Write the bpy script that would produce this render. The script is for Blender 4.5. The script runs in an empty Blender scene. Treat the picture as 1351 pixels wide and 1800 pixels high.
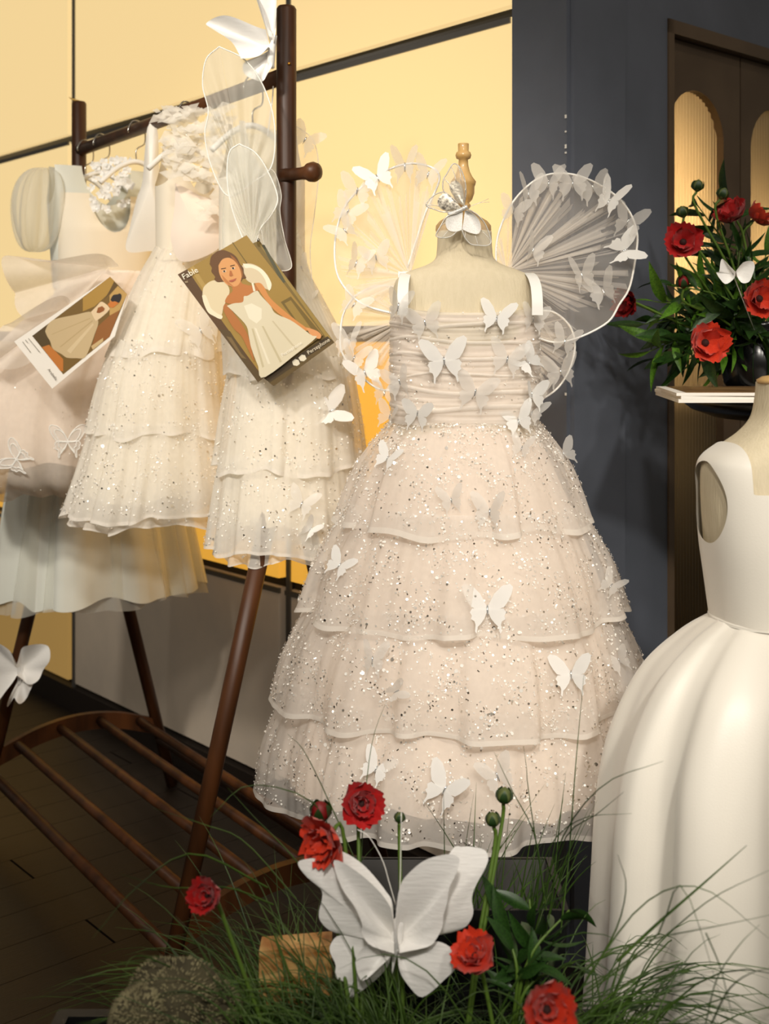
import bpy, bmesh, math, random
import numpy as np
from mathutils import Vector, Matrix
from mathutils.bvhtree import BVHTree

# ------------------------------------------------------------------ camera, world, lights, exposure
SC = bpy.context.scene
C = SC.collection
F = 2070.0          # focal length in pixels of the 1351x1800 frame
H = 1.157           # camera height
HOR = 600.0         # horizon row
cam_d = bpy.data.cameras.new('camera')
cam = bpy.data.objects.new('camera', cam_d); C.objects.link(cam)
cam.location = (0, 0, H); cam.rotation_euler = (math.pi/2, 0, 0)
cam_d.sensor_fit = 'VERTICAL'; cam_d.sensor_height = 36.0; cam_d.lens = F/1800*36
cam_d.shift_y = -(900-HOR)/1800; cam_d.clip_start = .05
cam_d.dof.use_dof = True; cam_d.dof.focus_distance = 1.72; cam_d.dof.aperture_fstop = 6.3
SC.camera = cam
w = bpy.data.worlds.new('room_ambient'); SC.world = w; w.use_nodes = True
w.node_tree.nodes['Background'].inputs[0].default_value = (1.0, .86, .68, 1)
w.node_tree.nodes['Background'].inputs[1].default_value = .13
SC.view_settings.view_transform = 'Standard'; SC.view_settings.look = 'None'
SC.view_settings.gamma = 1; SC.view_settings.use_curve_mapping = False
SC.view_settings.exposure = 0.0
SC.cycles.use_denoising = True
SC.cycles.transparent_max_bounces = 32
SC.cycles.max_bounces = 8

def spot(name, loc, aim, power, col, angle, blend, size):
    d = bpy.data.lights.new(name, 'SPOT'); d.energy = power; d.color = col
    d.spot_size = math.radians(angle); d.spot_blend = blend; d.shadow_soft_size = size
    o = bpy.data.objects.new(name, d); C.objects.link(o); o.location = loc
    o.rotation_euler = (Vector(aim)-Vector(loc)).to_track_quat('-Z', 'Y').to_euler()
    return o
WARM = (1, .925, .82)
spot('track_and_fill_spot', (-1.25, .05, 2.65), (-.42, 2.35, 1.28), 195, WARM, 37, .7, .10)
spot('track_and_fill_spot', (-.35, -.4, 2.70), (-.28, 2.2, 1.20), 80, WARM, 34, .8, .10)
spot('track_and_fill_spot', (.05, -.85, 2.60), (.12, 1.80, .98), 118, WARM, 32, .9, .10)
spot('track_and_fill_spot', (.75, -.95, 2.50), (.52, 1.46, .86), 165, (1, .94, .84), 28, .9, .09)
spot('track_and_fill_spot', (.25, .75, 2.9), (.45, 2.25, 1.7), 24, WARM, 60, 1, .08)
spot('track_and_fill_spot', (-.1, -1.0, 2.55), (.05, 1.25, .55), 125, (1, .94, .86), 22, 1, .10)  # low front fill added to brighten the planter, no known fixture
spot('track_and_fill_spot', (1.35, -.35, 2.5), (.62, 2.0, 1.25), 62, WARM, 24, .9, .08)  # extra spot added to brighten the bouquet
for _x, _y in ((-2.0, .9), (-1.0, -1.0), (.9, -1.0), (2.0, .6)):
    spot('added_glint_lamp', (_x, _y, 2.85), (_x*.25, 1.9, .9), 24, WARM, 80, .8, .06)  # extra lamps added to give the sequins more glints

# ------------------------------------------------------------------ helpers
random.seed(7)
R = random.Random(11)
pi = math.pi
def P(px, py, y): return Vector(((px-675.5)/F*y, y, H-(py-HOR)/F*y))
W = {}              # world matrix of each object
def reg(o, m): W[o.name] = m; return o
def empty(name, loc, label, cat, group=None, rz=0):
    o = bpy.data.objects.new(name, None); C.objects.link(o); o.empty_display_size = .05
    o.location = loc; o.rotation_euler = (0, 0, rz)
    tag(o, label, cat, group)
    return reg(o, Matrix.Translation(Vector(loc)) @ Matrix.Rotation(rz, 4, 'Z'))
def tag(o, label=None, cat=None, group=None, kind=None):
    if label: o['label'] = label
    if cat: o['category'] = cat
    if group: o['group'] = group
    if kind: o['kind'] = kind
    return o
def mdata(name, v, f, mats, midx=None, smooth=True):
    me = bpy.data.meshes.new(name)
    me.from_pydata([tuple(map(float, p)) for p in v], [], [tuple(int(i) for i in q) for q in f])
    for m in (mats if isinstance(mats, (list, tuple)) else [mats]): me.materials.append(m)
    if midx is not None: me.polygons.foreach_set('material_index', midx)
    me.polygons.foreach_set('use_smooth', [smooth]*len(me.polygons))
    me.update(); return me
def obj(name, vf, mat, parent=None, smooth=True, midx=None, kind=None):
    """one mesh object from world-space vertices"""
    v, f = vf
    a = np.array([tuple(p) for p in v], float)
    if parent is not None:
        mi = np.array(W[parent.name].inverted())
        a = a @ mi[:3, :3].T + mi[:3, 3]; wm = W[parent.name]
    else:
        c = (a.min(0)+a.max(0))/2; c[2] = a[:, 2].min(); a = a-c; wm = Matrix.Translation(Vector(c))
    o = bpy.data.objects.new(name, mdata(name, a, f, mat, midx, smooth)); C.objects.link(o)
    if parent is not None: o.parent = parent
    else: o.location = wm.translation
    if kind: o['kind'] = kind
    return reg(o, wm)
def inst(name, me, mw, parent=None):
    """an object sharing mesh data, placed by its world matrix"""
    o = bpy.data.objects.new(name, me); C.objects.link(o)
    if parent is not None: o.parent = parent; o.matrix_basis = W[parent.name].inverted() @ mw
    else: o.matrix_basis = mw
    return reg(o, mw)
def join(*vfs):
    V, Fc = [], []
    for v, f in vfs:
        n = len(V); V += [tuple(p) for p in v]; Fc += [tuple(i+n for i in q) for q in f]
    return V, Fc
def box(x0, x1, y0, y1, z0, z1):
    v = [(x, y, z) for z in (z0, z1) for y in (y0, y1) for x in (x0, x1)]
    return v, [(0, 2, 3, 1), (4, 5, 7, 6), (0, 1, 5, 4), (2, 6, 7, 3), (0, 4, 6, 2), (1, 3, 7, 5)]
def obox(o, a, b, c):
    """box from a corner and three edge vectors"""
    o, a, b, c = map(Vector, (o, a, b, c))
    v = [o+a*i+b*j+c*k for k in (0, 1) for j in (0, 1) for i in (0, 1)]
    f = [(0, 2, 3, 1), (4, 5, 7, 6), (0, 1, 5, 4), (2, 6, 7, 3), (0, 4, 6, 2), (1, 3, 7, 5)]
    if a.cross(b).dot(c) < 0: f = [q[::-1] for q in f]
    return v, f
def crom(pts, n):
    p = [Vector(q) for q in pts]; p = [p[0]*2-p[1]]+p+[p[-1]*2-p[-2]]; out = []
    m = len(p)-3
    for i in range(n):
        s = i/(n-1)*m; k = min(int(s), m-1); t = s-k; a, b, c, d = p[k:k+4]
        out.append(.5*((2*b)+(c-a)*t+(2*a-5*b+4*c-d)*t*t+(3*b-a-3*c+d)*t**3))
    return out
def tube(pts, rad, n=8, caps=True, closed=False):
    pts = [Vector(p) for p in pts]; m = len(pts)
    rs = rad if isinstance(rad, (list, tuple)) else [rad]*m
    V, Fc = [], []; prev = None
    for i in range(m):
        if closed: t = pts[(i+1) % m]-pts[i-1]
        else: t = pts[min(i+1, m-1)]-pts[max(i-1, 0)]
        if t.length < 1e-9: t = Vector((0, 0, 1))
        t.normalize()
        if prev is None: prev = t.orthogonal().normalized()
        a = prev-t*prev.dot(t)
        a = a.normalized() if a.length > 1e-6 else t.orthogonal().normalized()
        prev = a; b = t.cross(a)
        for k in range(n):
            an = 2*pi*k/n; V.append(pts[i]+(a*math.cos(an)+b*math.sin(an))*rs[i])
    for i in range(m if closed else m-1):
        j = (i+1) % m
        for k in range(n): Fc.append((i*n+k, i*n+(k+1) % n, j*n+(k+1) % n, j*n+k))
    if caps and not closed:
        Fc.append(tuple(range(n-1, -1, -1))); Fc.append(tuple((m-1)*n+k for k in range(n)))
    return V, Fc
def lathe(prof, c, n=32, sx=1, sy=1):
    """prof: (radius, z) rows bottom to top or top to bottom"""
    if prof[0][1] > prof[-1][1]: prof = prof[::-1]
    V = [(c[0]+r*sx*math.cos(2*pi*k/n), c[1]+r*sy*math.sin(2*pi*k/n), z) for r, z in prof for k in range(n)]
    Fc = [(i*n+k, i*n+(k+1) % n, (i+1)*n+(k+1) % n, (i+1)*n+k) for i in range(len(prof)-1) for k in range(n)]
    Fc.append(tuple(range(n-1, -1, -1))); Fc.append(tuple((len(prof)-1)*n+k for k in range(n)))
    return V, Fc
def grid(fn, nu, nv, closed=False):
    V = [fn(i/(nu if closed else nu-1), j/(nv-1)) for j in range(nv) for i in range(nu)]
    Fc = []
    for j in range(nv-1):
        for i in range(nu if closed else nu-1):
            k = (i+1) % nu; Fc.append((j*nu+i, j*nu+k, (j+1)*nu+k, (j+1)*nu+i))
    return V, Fc
def fill(pts):
    """flat polygon from points (triangulated by Blender)"""
    return [Vector(p) for p in pts], [tuple(range(len(pts)))]
def wingfan(root, out, bend, nr=7, ns=None):
    """a curved sheet from a root point to an outline; bend(r, s) gives an offset vector"""
    out = crom(out, ns or len(out)*3); root = Vector(root); n = len(out); V = [root+bend(0, .5)]; Fc = []
    for j in range(1, nr+1):
        r = j/nr
        for i, p in enumerate(out): V.append(root.lerp(p, r)+bend(r, i/(n-1)))
    for i in range(n-1): Fc.append((0, 1+i, 2+i))
    for j in range(nr-1):
        for i in range(n-1):
            a = 1+j*n+i; Fc.append((a, a+n, a+n+1, a+1))
    return V, Fc
def clip(vf, fn):
    """keep where fn(vertex) >= 0, with clean cut edges"""
    v, f = vf; v = [Vector(p) for p in v]; val = [fn(p) for p in v]; V = list(v); cut = {}; Fc = []
    for q in f:
        out = []
        for a, b in zip(q, q[1:]+q[:1]):
            if val[a] >= 0: out.append(a)
            if (val[a] >= 0) != (val[b] >= 0):
                k = (min(a, b), max(a, b))
                if k not in cut:
                    t = val[a]/(val[a]-val[b]); cut[k] = len(V); V.append(v[a].lerp(v[b], t))
                out.append(cut[k])
        if len(out) >= 3: Fc.append(tuple(out))
    used = sorted({i for q in Fc for i in q}); mp = {o: i for i, o in enumerate(used)}
    return [V[i] for i in used], [tuple(mp[i] for i in q) for q in Fc]

# ------------------------------------------------------------------ materials
def rgb(r, g, b):
    g_ = lambda c: ((c/255+.055)/1.055)**2.4 if c > 10 else c/255/12.92
    return (g_(r), g_(g), g_(b), 1)
def new_mat(name):
    m = bpy.data.materials.new(name); m.use_nodes = True; nt = m.node_tree
    return m, nt, nt.nodes['Principled BSDF'], nt.nodes['Material Output']
def mat(name, col, rough=.5, metal=0, spec=.5, sheen=0, noise=None, bump=None, emit=None, coat=0, stretch=None, trans=0):
    """noise=(second colour, scale); bump=(scale, strength)"""
    m, nt, b, o = new_mat(name); L = nt.links.new
    b.inputs['Base Color'].default_value = col; b.inputs['Roughness'].default_value = rough
    b.inputs['Metallic'].default_value = metal; b.inputs['Specular IOR Level'].default_value = spec
    b.inputs['Sheen Weight'].default_value = sheen; b.inputs['Coat Weight'].default_value = coat
    if emit: b.inputs['Emission Color'].default_value = emit[0]; b.inputs['Emission Strength'].default_value = emit[1]
    if noise or bump:
        tc = nt.nodes.new('ShaderNodeTexCoord'); mp = nt.nodes.new('ShaderNodeMapping')
        if stretch: mp.inputs['Scale'].default_value = stretch
        L(tc.outputs['Object'], mp.inputs[0])
    if noise:
        n = nt.nodes.new('ShaderNodeTexNoise'); n.inputs['Scale'].default_value = noise[1]; n.inputs['Detail'].default_value = 5
        L(mp.outputs[0], n.inputs['Vector'])
        rp = nt.nodes.new('ShaderNodeValToRGB'); rp.color_ramp.elements[0].position = .35; rp.color_ramp.elements[1].position = .65
        rp.color_ramp.elements[0].color = col; rp.color_ramp.elements[1].color = noise[0]
        L(n.outputs['Fac'], rp.inputs[0]); L(rp.outputs[0], b.inputs['Base Color'])
    if bump:
        n2 = nt.nodes.new('ShaderNodeTexNoise'); n2.inputs['Scale'].default_value = bump[0]; n2.inputs['Detail'].default_value = 3
        L(mp.outputs[0], n2.inputs['Vector'])
        bp = nt.nodes.new('ShaderNodeBump'); bp.inputs['Strength'].default_value = bump[1]; bp.inputs['Distance'].default_value = .004
        L(n2.outputs['Fac'], bp.inputs['Height']); L(bp.outputs[0], b.inputs['Normal'])
    return m
def tulle(name, col, alpha, back=.4, var=.0, scale=60):
    """sheer woven cloth: part hole, part thread that reflects and lets light through"""
    m, nt, b, o = new_mat(name); nt.nodes.remove(b); L = nt.links.new
    d = nt.nodes.new('ShaderNodeBsdfDiffuse'); t = nt.nodes.new('ShaderNodeBsdfTranslucent'); x = nt.nodes.new('ShaderNodeBsdfTransparent')
    d.inputs[0].default_value = col; t.inputs[0].default_value = col
    m1 = nt.nodes.new('ShaderNodeMixShader'); m1.inputs[0].default_value = back; L(d.outputs[0], m1.inputs[1]); L(t.outputs[0], m1.inputs[2])
    m2 = nt.nodes.new('ShaderNodeMixShader'); m2.inputs[0].default_value = alpha
    L(x.outputs[0], m2.inputs[1]); L(m1.outputs[0], m2.inputs[2]); L(m2.outputs[0], o.inputs[0])
    if var:
        tc = nt.nodes.new('ShaderNodeTexCoord'); n = nt.nodes.new('ShaderNodeTexNoise'); n.inputs['Scale'].default_value = scale
        mr = nt.nodes.new('ShaderNodeMapRange'); mr.inputs[1].default_value = .3; mr.inputs[2].default_value = .7
        mr.inputs[3].default_value = alpha-var; mr.inputs[4].default_value = min(1, alpha+var)
        L(tc.outputs['Object'], n.inputs['Vector']); L(n.outputs['Fac'], mr.inputs[0]); L(mr.outputs[0], m2.inputs[0])
    return m
def sparkle(name, col):
    """sequins: each piece at random clear-white or mirror-like"""
    m, nt, b, o = new_mat(name); L = nt.links.new
    g = nt.nodes.new('ShaderNodeNewGeometry')
    gt = nt.nodes.new('ShaderNodeMath'); gt.operation = 'GREATER_THAN'; gt.inputs[1].default_value = .80
    L(g.outputs['Random Per Island'], gt.inputs[0]); L(gt.outputs[0], b.inputs['Metallic'])
    b.inputs['Base Color'].default_value = col; b.inputs['Roughness'].default_value = .28
    b.inputs['Specular IOR Level'].default_value = .9; b.inputs['Coat Weight'].default_value = 1; b.inputs['Coat Roughness'].default_value = .12
    return m
M = dict(
    panel=mat('lit_glass_panel', rgb(150, 122, 78), .22, emit=((1, .735, .345, 1), .90), coat=.4),
    panel_amber=mat('lit_amber_glass_panel', rgb(215, 165, 80), .25, emit=((1, .50, .06, 1), .66), coat=.4),
    panel_dim=mat('dim_amber_glass_panel', rgb(150, 118, 60), .25, emit=((1, .60, .18, 1), .26), coat=.4),
    panel_grey_glow=mat('grey_glass_panel_added_glow', rgb(205, 190, 170), .24, coat=.8, noise=(rgb(180, 168, 154), 3), emit=((1, .80, .58, 1), .05)),  # faint emission added to brighten grey panels that give no light
    black=mat('black_joint', rgb(14, 13, 13), .5),
    steel=mat('grey_joint_trim', rgb(120, 118, 114), .35, metal=.6),
    slate=mat('slate_blue_paint', rgb(92, 97, 108), .55, noise=(rgb(84, 89, 99), 6), bump=(90, .08)),
    chip=mat('white_plaster_chip', rgb(225, 222, 215), .8),
    bronze=mat('dark_bronze_frame', rgb(104, 86, 66), .4, metal=.2, noise=(rgb(88, 72, 55), 5)),
    brass=mat('brass_pull', rgb(190, 130, 50), .3, metal=.9),
    flute=None,
    floor=mat('dark_oak_plank', rgb(27, 17, 10), .5, noise=(rgb(19, 12, 7), 9), stretch=(1, 12, 12), bump=(40, .15)),
    base=mat('dark_skirting', rgb(30, 22, 16), .5),
    walnut=mat('walnut_stain', rgb(86, 50, 24), .42, noise=(rgb(54, 30, 14), 22), stretch=(1, 1, .12), spec=.35),
    chrome=mat('chrome_hook', rgb(215, 210, 200), .18, metal=1),
    linen=mat('cream_linen', rgb(226, 212, 182), .85, noise=(rgb(221, 207, 176), 120), stretch=(1, 1, .12), bump=(400, .3)),
    wood=mat('turned_beech', rgb(232, 194, 130), .42, noise=(rgb(212, 168, 100), 40), stretch=(1, 1, .1), coat=.2),
    satin=mat('ivory_satin', rgb(240, 234, 222), .42, sheen=.3, bump=(500, .05)),
    pale=mat('pale_blue_white_satin', rgb(222, 224, 214), .45, sheen=.3),
    blush=mat('blush_lining', rgb(246, 230, 214), .8),
    ivory=mat('ivory_lining', rgb(242, 232, 212), .8),
    ribbon=mat('white_ribbon', rgb(246, 244, 238), .5),
    wire=mat('white_covered_wire', rgb(250, 248, 242), .5),
    organza=tulle('white_organza', rgb(250, 248, 244), .52, .35),
    bflysatin=tulle('white_satin_applique', rgb(252, 251, 248), .95, .25),
    crystal=mat('crystal', rgb(235, 235, 235), .08, metal=.8),
    tul_main=tulle('sequin_tulle_blush', rgb(252, 245, 237), .55, .35, .03, 90),
    tul_hem=tulle('folded_tulle_hem', rgb(253, 248, 240), .62, .3),
    tul_bod=tulle('ruched_tulle', rgb(251, 245, 237), .62, .3, .03, 50),
    tul_wing=tulle('wing_tulle', rgb(252, 246, 238), .26, .45),
    tul_pleat=tulle('gathered_wing_tulle', rgb(254, 250, 244), .26, .4),
    tul_white=tulle('white_tulle', rgb(253, 249, 240), .62, .35, .03, 70),
    tul_blush=tulle('blush_tulle', rgb(252, 243, 232), .62, .35, .04, 40),
    tul_pale=tulle('pale_tulle', rgb(246, 246, 238), .42, .4),
    sequin=sparkle('clear_sequin', rgb(255, 250, 242)),
    paper=mat('white_crepe_paper', rgb(244, 242, 238), .75, bump=(300, .18), stretch=(.15, 1, 1)),
    silver=mat('silver_glitter', rgb(222, 220, 214), .3, metal=.4, bump=(1500, .2)),
    silverw=mat('white_glitter', rgb(250, 248, 244), .35, metal=0, noise=(rgb(225, 222, 215), 700), bump=(1500, .15)),
    silverd=mat('dark_silver_print', rgb(222, 214, 196), .4, metal=.3, noise=(rgb(105, 98, 88), 260)),
    gauze=tulle('clip_gauze', rgb(246, 240, 226), .38, .4),
    red=mat('red_petal', rgb(196, 12, 8), .55, noise=(rgb(158, 6, 6), 60), sheen=.2),
    orange=mat('orange_red_petal', rgb(222, 66, 14), .55, noise=(rgb(186, 22, 8), 45), sheen=.2),
    darkred=mat('deep_red_petal', rgb(120, 6, 8), .55),
    pollen=mat('dark_flower_centre', rgb(46, 20, 14), .8),
    stem=mat('green_stem', rgb(84, 112, 36), .5),
    leaf=mat('dark_green_leaf', rgb(44, 78, 24), .45, noise=(rgb(26, 52, 16), 30)),
    leaf2=mat('bright_green_leaf', rgb(92, 136, 34), .45, noise=(rgb(58, 98, 24), 30)),
    bud=mat('green_bud', rgb(86, 96, 48), .6),
    grass=mat('grass_blade', rgb(78, 108, 38), .45, noise=(rgb(32, 56, 20), 9)),
    blackpot=mat('black_planter', rgb(16, 16, 17), .5),
    pot_in=mat('grey_planter_liner', rgb(70, 68, 66), .7),
    soil=mat('dark_soil', rgb(22, 17, 12), .95, bump=(60, 1)),
    coral=mat('grey_green_velvet', rgb(84, 78, 54), .9, noise=(rgb(66, 60, 42), 40)),
    nub=mat('pale_grey_green_bump', rgb(150, 142, 106), .9, noise=(rgb(112, 104, 76), 60)),
    coralbase=mat('beige_stalk', rgb(190, 160, 112), .8),
    slab=mat('pale_spalted_wood', rgb(220, 182, 116), .6, noise=(rgb(170, 112, 52), 26), stretch=(1, 1, 4)),
    knot=mat('wood_knot', rgb(120, 58, 20), .7),
    white=mat('white_card', rgb(246, 240, 230), .6),
    glossblack=mat('black_table', rgb(10, 10, 11), .25),
    cover=mat('magazine_cover', rgb(150, 118, 76), .35, noise=(rgb(92, 62, 36), 9)),
    vase=mat('dark_vase', rgb(14, 15, 16), .2),
    gold=mat('pale_gold_tuft', rgb(220, 186, 110), .6),
)
def flute_mat():
    m, nt, b, o = new_mat('fluted_glass'); L = nt.links.new
    nt.nodes.remove(b)
    g = nt.nodes.new('ShaderNodeBsdfGlossy'); g.inputs['Roughness'].default_value = .16; g.inputs[0].default_value = rgb(150, 140, 120)
    t = nt.nodes.new('ShaderNodeBsdfTranslucent'); t.inputs[0].default_value = rgb(180, 158, 122)
    x = nt.nodes.new('ShaderNodeMixShader'); x.inputs[0].default_value = .5
    L(g.outputs[0], x.inputs[1]); L(t.outputs[0], x.inputs[2]); L(x.outputs[0], o.inputs[0])
    return m
M['flute'] = flute_mat()

# ------------------------------------------------------------------ the room
WD = Vector((-.657, .754, 0)).normalized()      # along the panel wall, away from the camera
E = Vector((.754, .657, 0)).normalized()        # along the door wall, away; also into the panel wall
CORNER = Vector((.345, 2.19, 0))                # outer corner of the slate pillar
UP = Vector((0, 0, 1))
def wp(t, z, d=0): return CORNER+WD*t-E*d+UP*z      # on the panel wall; d towards the room
def dp(s, z, d=0): return CORNER+E*s-WD*d+UP*z      # on the door wall
def wbox(t0, t1, z0, z1, d0, d1): return obox(wp(t0, z0, d0), WD*(t1-t0), -E*(d1-d0), UP*(z1-z0))
def dbox(s0, s1, z0, z1, d0, d1): return obox(dp(s0, z0, d0), E*(s1-s0), -WD*(d1-d0), UP*(z1-z0))

floor = obj('floor', box(-4, 3, -1.5, 6, -.06, -.012), M['base']); tag(floor, 'dark brown plank floor', 'floor', kind='structure')
# planks run along the door-wall direction
pl = mdata('plank', *obox((-.0, 0, -.012), (1.6, 0, 0), (0, .1185, 0), (0, 0, .012)), M['floor'], smooth=False)
ang = math.atan2(E.y, E.x)
for r in range(-4, 26):
    for q in range(3):
        o0 = Vector((-1.15, 1.0, 0))+WD*(r*.12-.9)+E*(q*1.605-1.9+(r % 3)*.5)
        if -3.6 < o0.x < 1.6 and -1 < o0.y < 4.5:
            inst('plank', pl, Matrix.Translation(o0) @ Matrix.Rotation(ang, 4, 'Z'), floor)

wall = obj('wall_left', wbox(.135, 4.0, 0, 3.0, -.16, -.022), M['black']); tag(wall, 'wall of lit amber glass panels with black joints', 'wall', kind='structure')
tj = [.137, .902, 2.037, 3.17, 4.0]; zj = [.07, .565, 1.18, 1.803, 2.42, 3.0]
for i in range(4):
    for j in range(5):
        m = M['panel']
        if j == 1: m = M['panel_amber']
        if j == 0: m = M['panel_grey_glow'] if i < 2 else M['panel_dim']
        g = .012
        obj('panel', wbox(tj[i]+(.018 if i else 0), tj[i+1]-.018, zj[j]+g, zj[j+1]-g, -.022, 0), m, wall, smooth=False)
        if j: obj('joint_trim', wbox(tj[i]+g, tj[i+1]-g, zj[j]-g-.012, zj[j]-g, -.003, .004), M['steel'], wall, smooth=False)
    if i: obj('joint_trim', wbox(tj[i]-.034, tj[i]-.018, .07, 3, -.003, .004), M['steel'], wall, smooth=False)
tag(obj('baseboard_left', wbox(.14, 4.0, 0, .07, -.02, .012), M['base'], smooth=False), 'dark skirting under the glass panels', 'baseboard', kind='structure')

pil = obj('wall_pillar', join(wbox(0, .137, 0, 3.0, -.13, .010)), M['slate'], smooth=False)
tag(pil, 'slate blue pillar with chipped corner', 'wall', kind='structure')
for y0, y1 in ((203, 209), (231, 234), (255, 262), (268, 271), (690, 695)):
    a = wp(-.0015, H-(y0-HOR)*2.19/F, .0115); hgt = (y1-y0)*2.19/F
    obj('paint_chip', obox(a, WD*.004, -E*.001, UP*-hgt), M['chip'], pil, smooth=False)
DT = 1.812
wr = obj('wall_right', join(dbox(.13, .303, 0, 3.0, -.14, 0), dbox(.303, .98, DT, 3.0, -.14, 0), dbox(.98, 2.6, 0, 3.0, -.14, 0)), M['slate'], smooth=False)
tag(wr, 'slate blue wall around the arched doors', 'wall', kind='structure')
dj = obj('wall_pillar_return', dbox(0.0, .152, 0, 3.0, -.13, .010), M['slate'], smooth=False); tag(dj, 'slate blue return of the pillar', 'wall', kind='structure')

def arch_leaf(s0, s1, a0, a1, zt, zb0, zs, d0, d1):
    """a door leaf with one round-headed opening"""
    r = (a1-a0)/2; cx = (a0+a1)/2; n = 20
    def side(d):
        arc = [(cx+r*math.cos(pi-pi*k/n), zs+r*math.sin(pi-pi*k/n)) for k in range(n+1)]
        V = [dp(s0, 0.01, d), dp(s1, .01, d), dp(s1, zt, d), dp(s0, zt, d), dp(a0, zb0, d), dp(a1, zb0, d)]+[dp(s, z, d) for s, z in arc]
        Fc = [(0, 1, 5, 4), (0, 4, 6), (0, 6, 3), (1, 2, 6+n), (1, 6+n, 5)]
        h = n//2
        Fc += [(3, 6+k, 7+k) for k in range(h)] + [(3, 6+h, 2)] + [(2, 6+k, 7+k) for k in range(h, n)]
        return V, Fc
    f_, b_ = side(d1), side(d0); k = len(f_[0]); V = f_[0]+b_[0]
    Fc = [tuple(q) for q in f_[1]]+[tuple(i+k for i in q[::-1]) for q in b_[1]]
    loop = [4, 5]+list(range(6+n, 5, -1)); outer = [0, 1, 2, 3]
    for lp in (loop, outer):
        for a, b in zip(lp, lp[1:]+lp[:1]): Fc.append((a, b, b+k, a+k))
    return V, Fc
def flute_pane(a0, a1, z0, z1, d, n=19):
    cx = (a0+a1)/2; r = (a1-a0)/2; zs = z1-r
    nu = n*8+1
    def fn(u, v):
        s = a0+(a1-a0)*u; top = zs+math.sqrt(max(0, r*r-(s-cx)**2)); z = z0+(top-z0)*v
        return dp(s, z, d+.0052*abs(math.sin(pi*n*u)))
    return grid(fn, nu, 3)
for i, (s0, s1, a0, a1) in enumerate(((.322, .596, .331, .533), (.600, .874, .640, .842))):
    dr = bpy.data.objects.new('door_%d' % (i+1), None); C.objects.link(dr); dr.location = dp(s0, 0)
    reg(dr, Matrix.Translation(dp(s0, 0)))
    tag(dr, ['dark bronze door leaf with arched fluted glass beside the pillar', 'second dark bronze arched door leaf next to the brass pull'][i], 'door', kind='structure')
    obj('leaf', arch_leaf(s0, s1, a0, a1, DT-.03, .22, 1.585, -.05, -.018), M['bronze'], dr, smooth=False)
    obj('fluted_glass', flute_pane(a0-.003, a1+.003, .22, 1.69, -.04), M['flute'], dr, smooth=False)
hd = obj('handle', join(tube([dp(.614, 1.00, .02), dp(.614, .915, .02)], .0065), tube([dp(.614, .985, -.02), dp(.614, .985, .02)], .004), tube([dp(.614, .93, -.02), dp(.614, .93, .02)], .004)), M['brass'], dr)
fr = obj('trim_1', join(dbox(.303, .322, 0, DT, -.08, .004), dbox(.303, .90, DT-.028, DT, -.08, .004), dbox(.880, .90, 0, DT, -.08, .004)), M['bronze'], smooth=False)
tag(fr, 'dark bronze door casing', 'trim', kind='structure')
# lobby behind the fluted glass
rear = obj('wall_rear', join(dbox(.2, 1.4, 0, 2.4, -.80, -.78), dbox(.2, .22, 0, 2.4, -.78, -.15), dbox(.22, 1.4, 1.04, 1.06, -.78, -.055)), mat('rear_lobby_paint', rgb(38, 31, 24), .8), smooth=False)  # last box is an unseen shelf added to keep light off the lower pane
tag(rear, 'plain lobby wall behind the fluted glass with an added shelf that blocks light', 'wall', kind='structure')
for s_, z_, e_ in ((.44, 1.36, 7.0), (.42, 1.54, 2.2), (.40, .955, .22), (.76, 1.36, 4.0)):
    d = bpy.data.lights.new('added_pane_lamp', 'POINT'); d.energy = e_; d.color = (1, .78, .48); d.shadow_soft_size = .06  # point lamps added behind the panes to make their bright bands
    o = bpy.data.objects.new('added_pane_lamp', d); C.objects.link(o); o.location = dp(s_, z_, -.19)

# ------------------------------------------------------------------ cloth builders
def rings_at(rings, t):
    m = len(rings)-1; s = t*m; k = min(int(s), m-1); u = s-k
    p = [rings[max(k-1, 0)], rings[k], rings[k+1], rings[min(k+2, m)]]
    return [.5*((2*b)+(c-a)*u+(2*a-5*b+4*c-d)*u*u+(3*b-a-3*c+d)*u**3) for a, b, c, d in zip(*p)]
def skirt(rings, axis=0, folds=18, amp=(.01, .06), seed=1, nu=260, nv=18, hem=.006, sharp=1.4, t0=0, t1=1, off=0, gath=.004):
    """rings: (z, cx, cy, rx, ry) top to bottom; pleats deepen downwards"""
    r_ = random.Random(seed); ph = [r_.uniform(0, 6.28) for _ in range(6)]; ca, sa = math.cos(axis), math.sin(axis)
    def fn(u, v):
        t = t0+(t1-t0)*v; th = 2*pi*u; z, cx, cy, rx, ry = rings_at(rings, t)
        w_ = math.sin(folds*th+1.6*math.sin(2*th+ph[0])+1.1*math.sin(5*th+ph[1])+ph[2])+.45*math.sin(round(folds*.45)*th+ph[3])+.3*math.sin(round(folds*1.9)*th+ph[5])
        k = 1+(amp[0]+(amp[1]-amp[0])*t)*math.tanh(sharp*w_)+off+gath*(1-.65*t)*math.sin(63*th+3*math.sin(4*th+ph[1]))
        x, y = rx*k*math.cos(th), ry*k*math.sin(th)
        z += hem*t*(math.sin(5*th+ph[4])+.6*math.sin(11*th+ph[0]))-hem*.25*t*math.tanh(w_)
        return Vector((cx+x*ca-y*sa, cy+x*sa+y*ca, z))
    return grid(fn, nu, nv, True)
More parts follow.
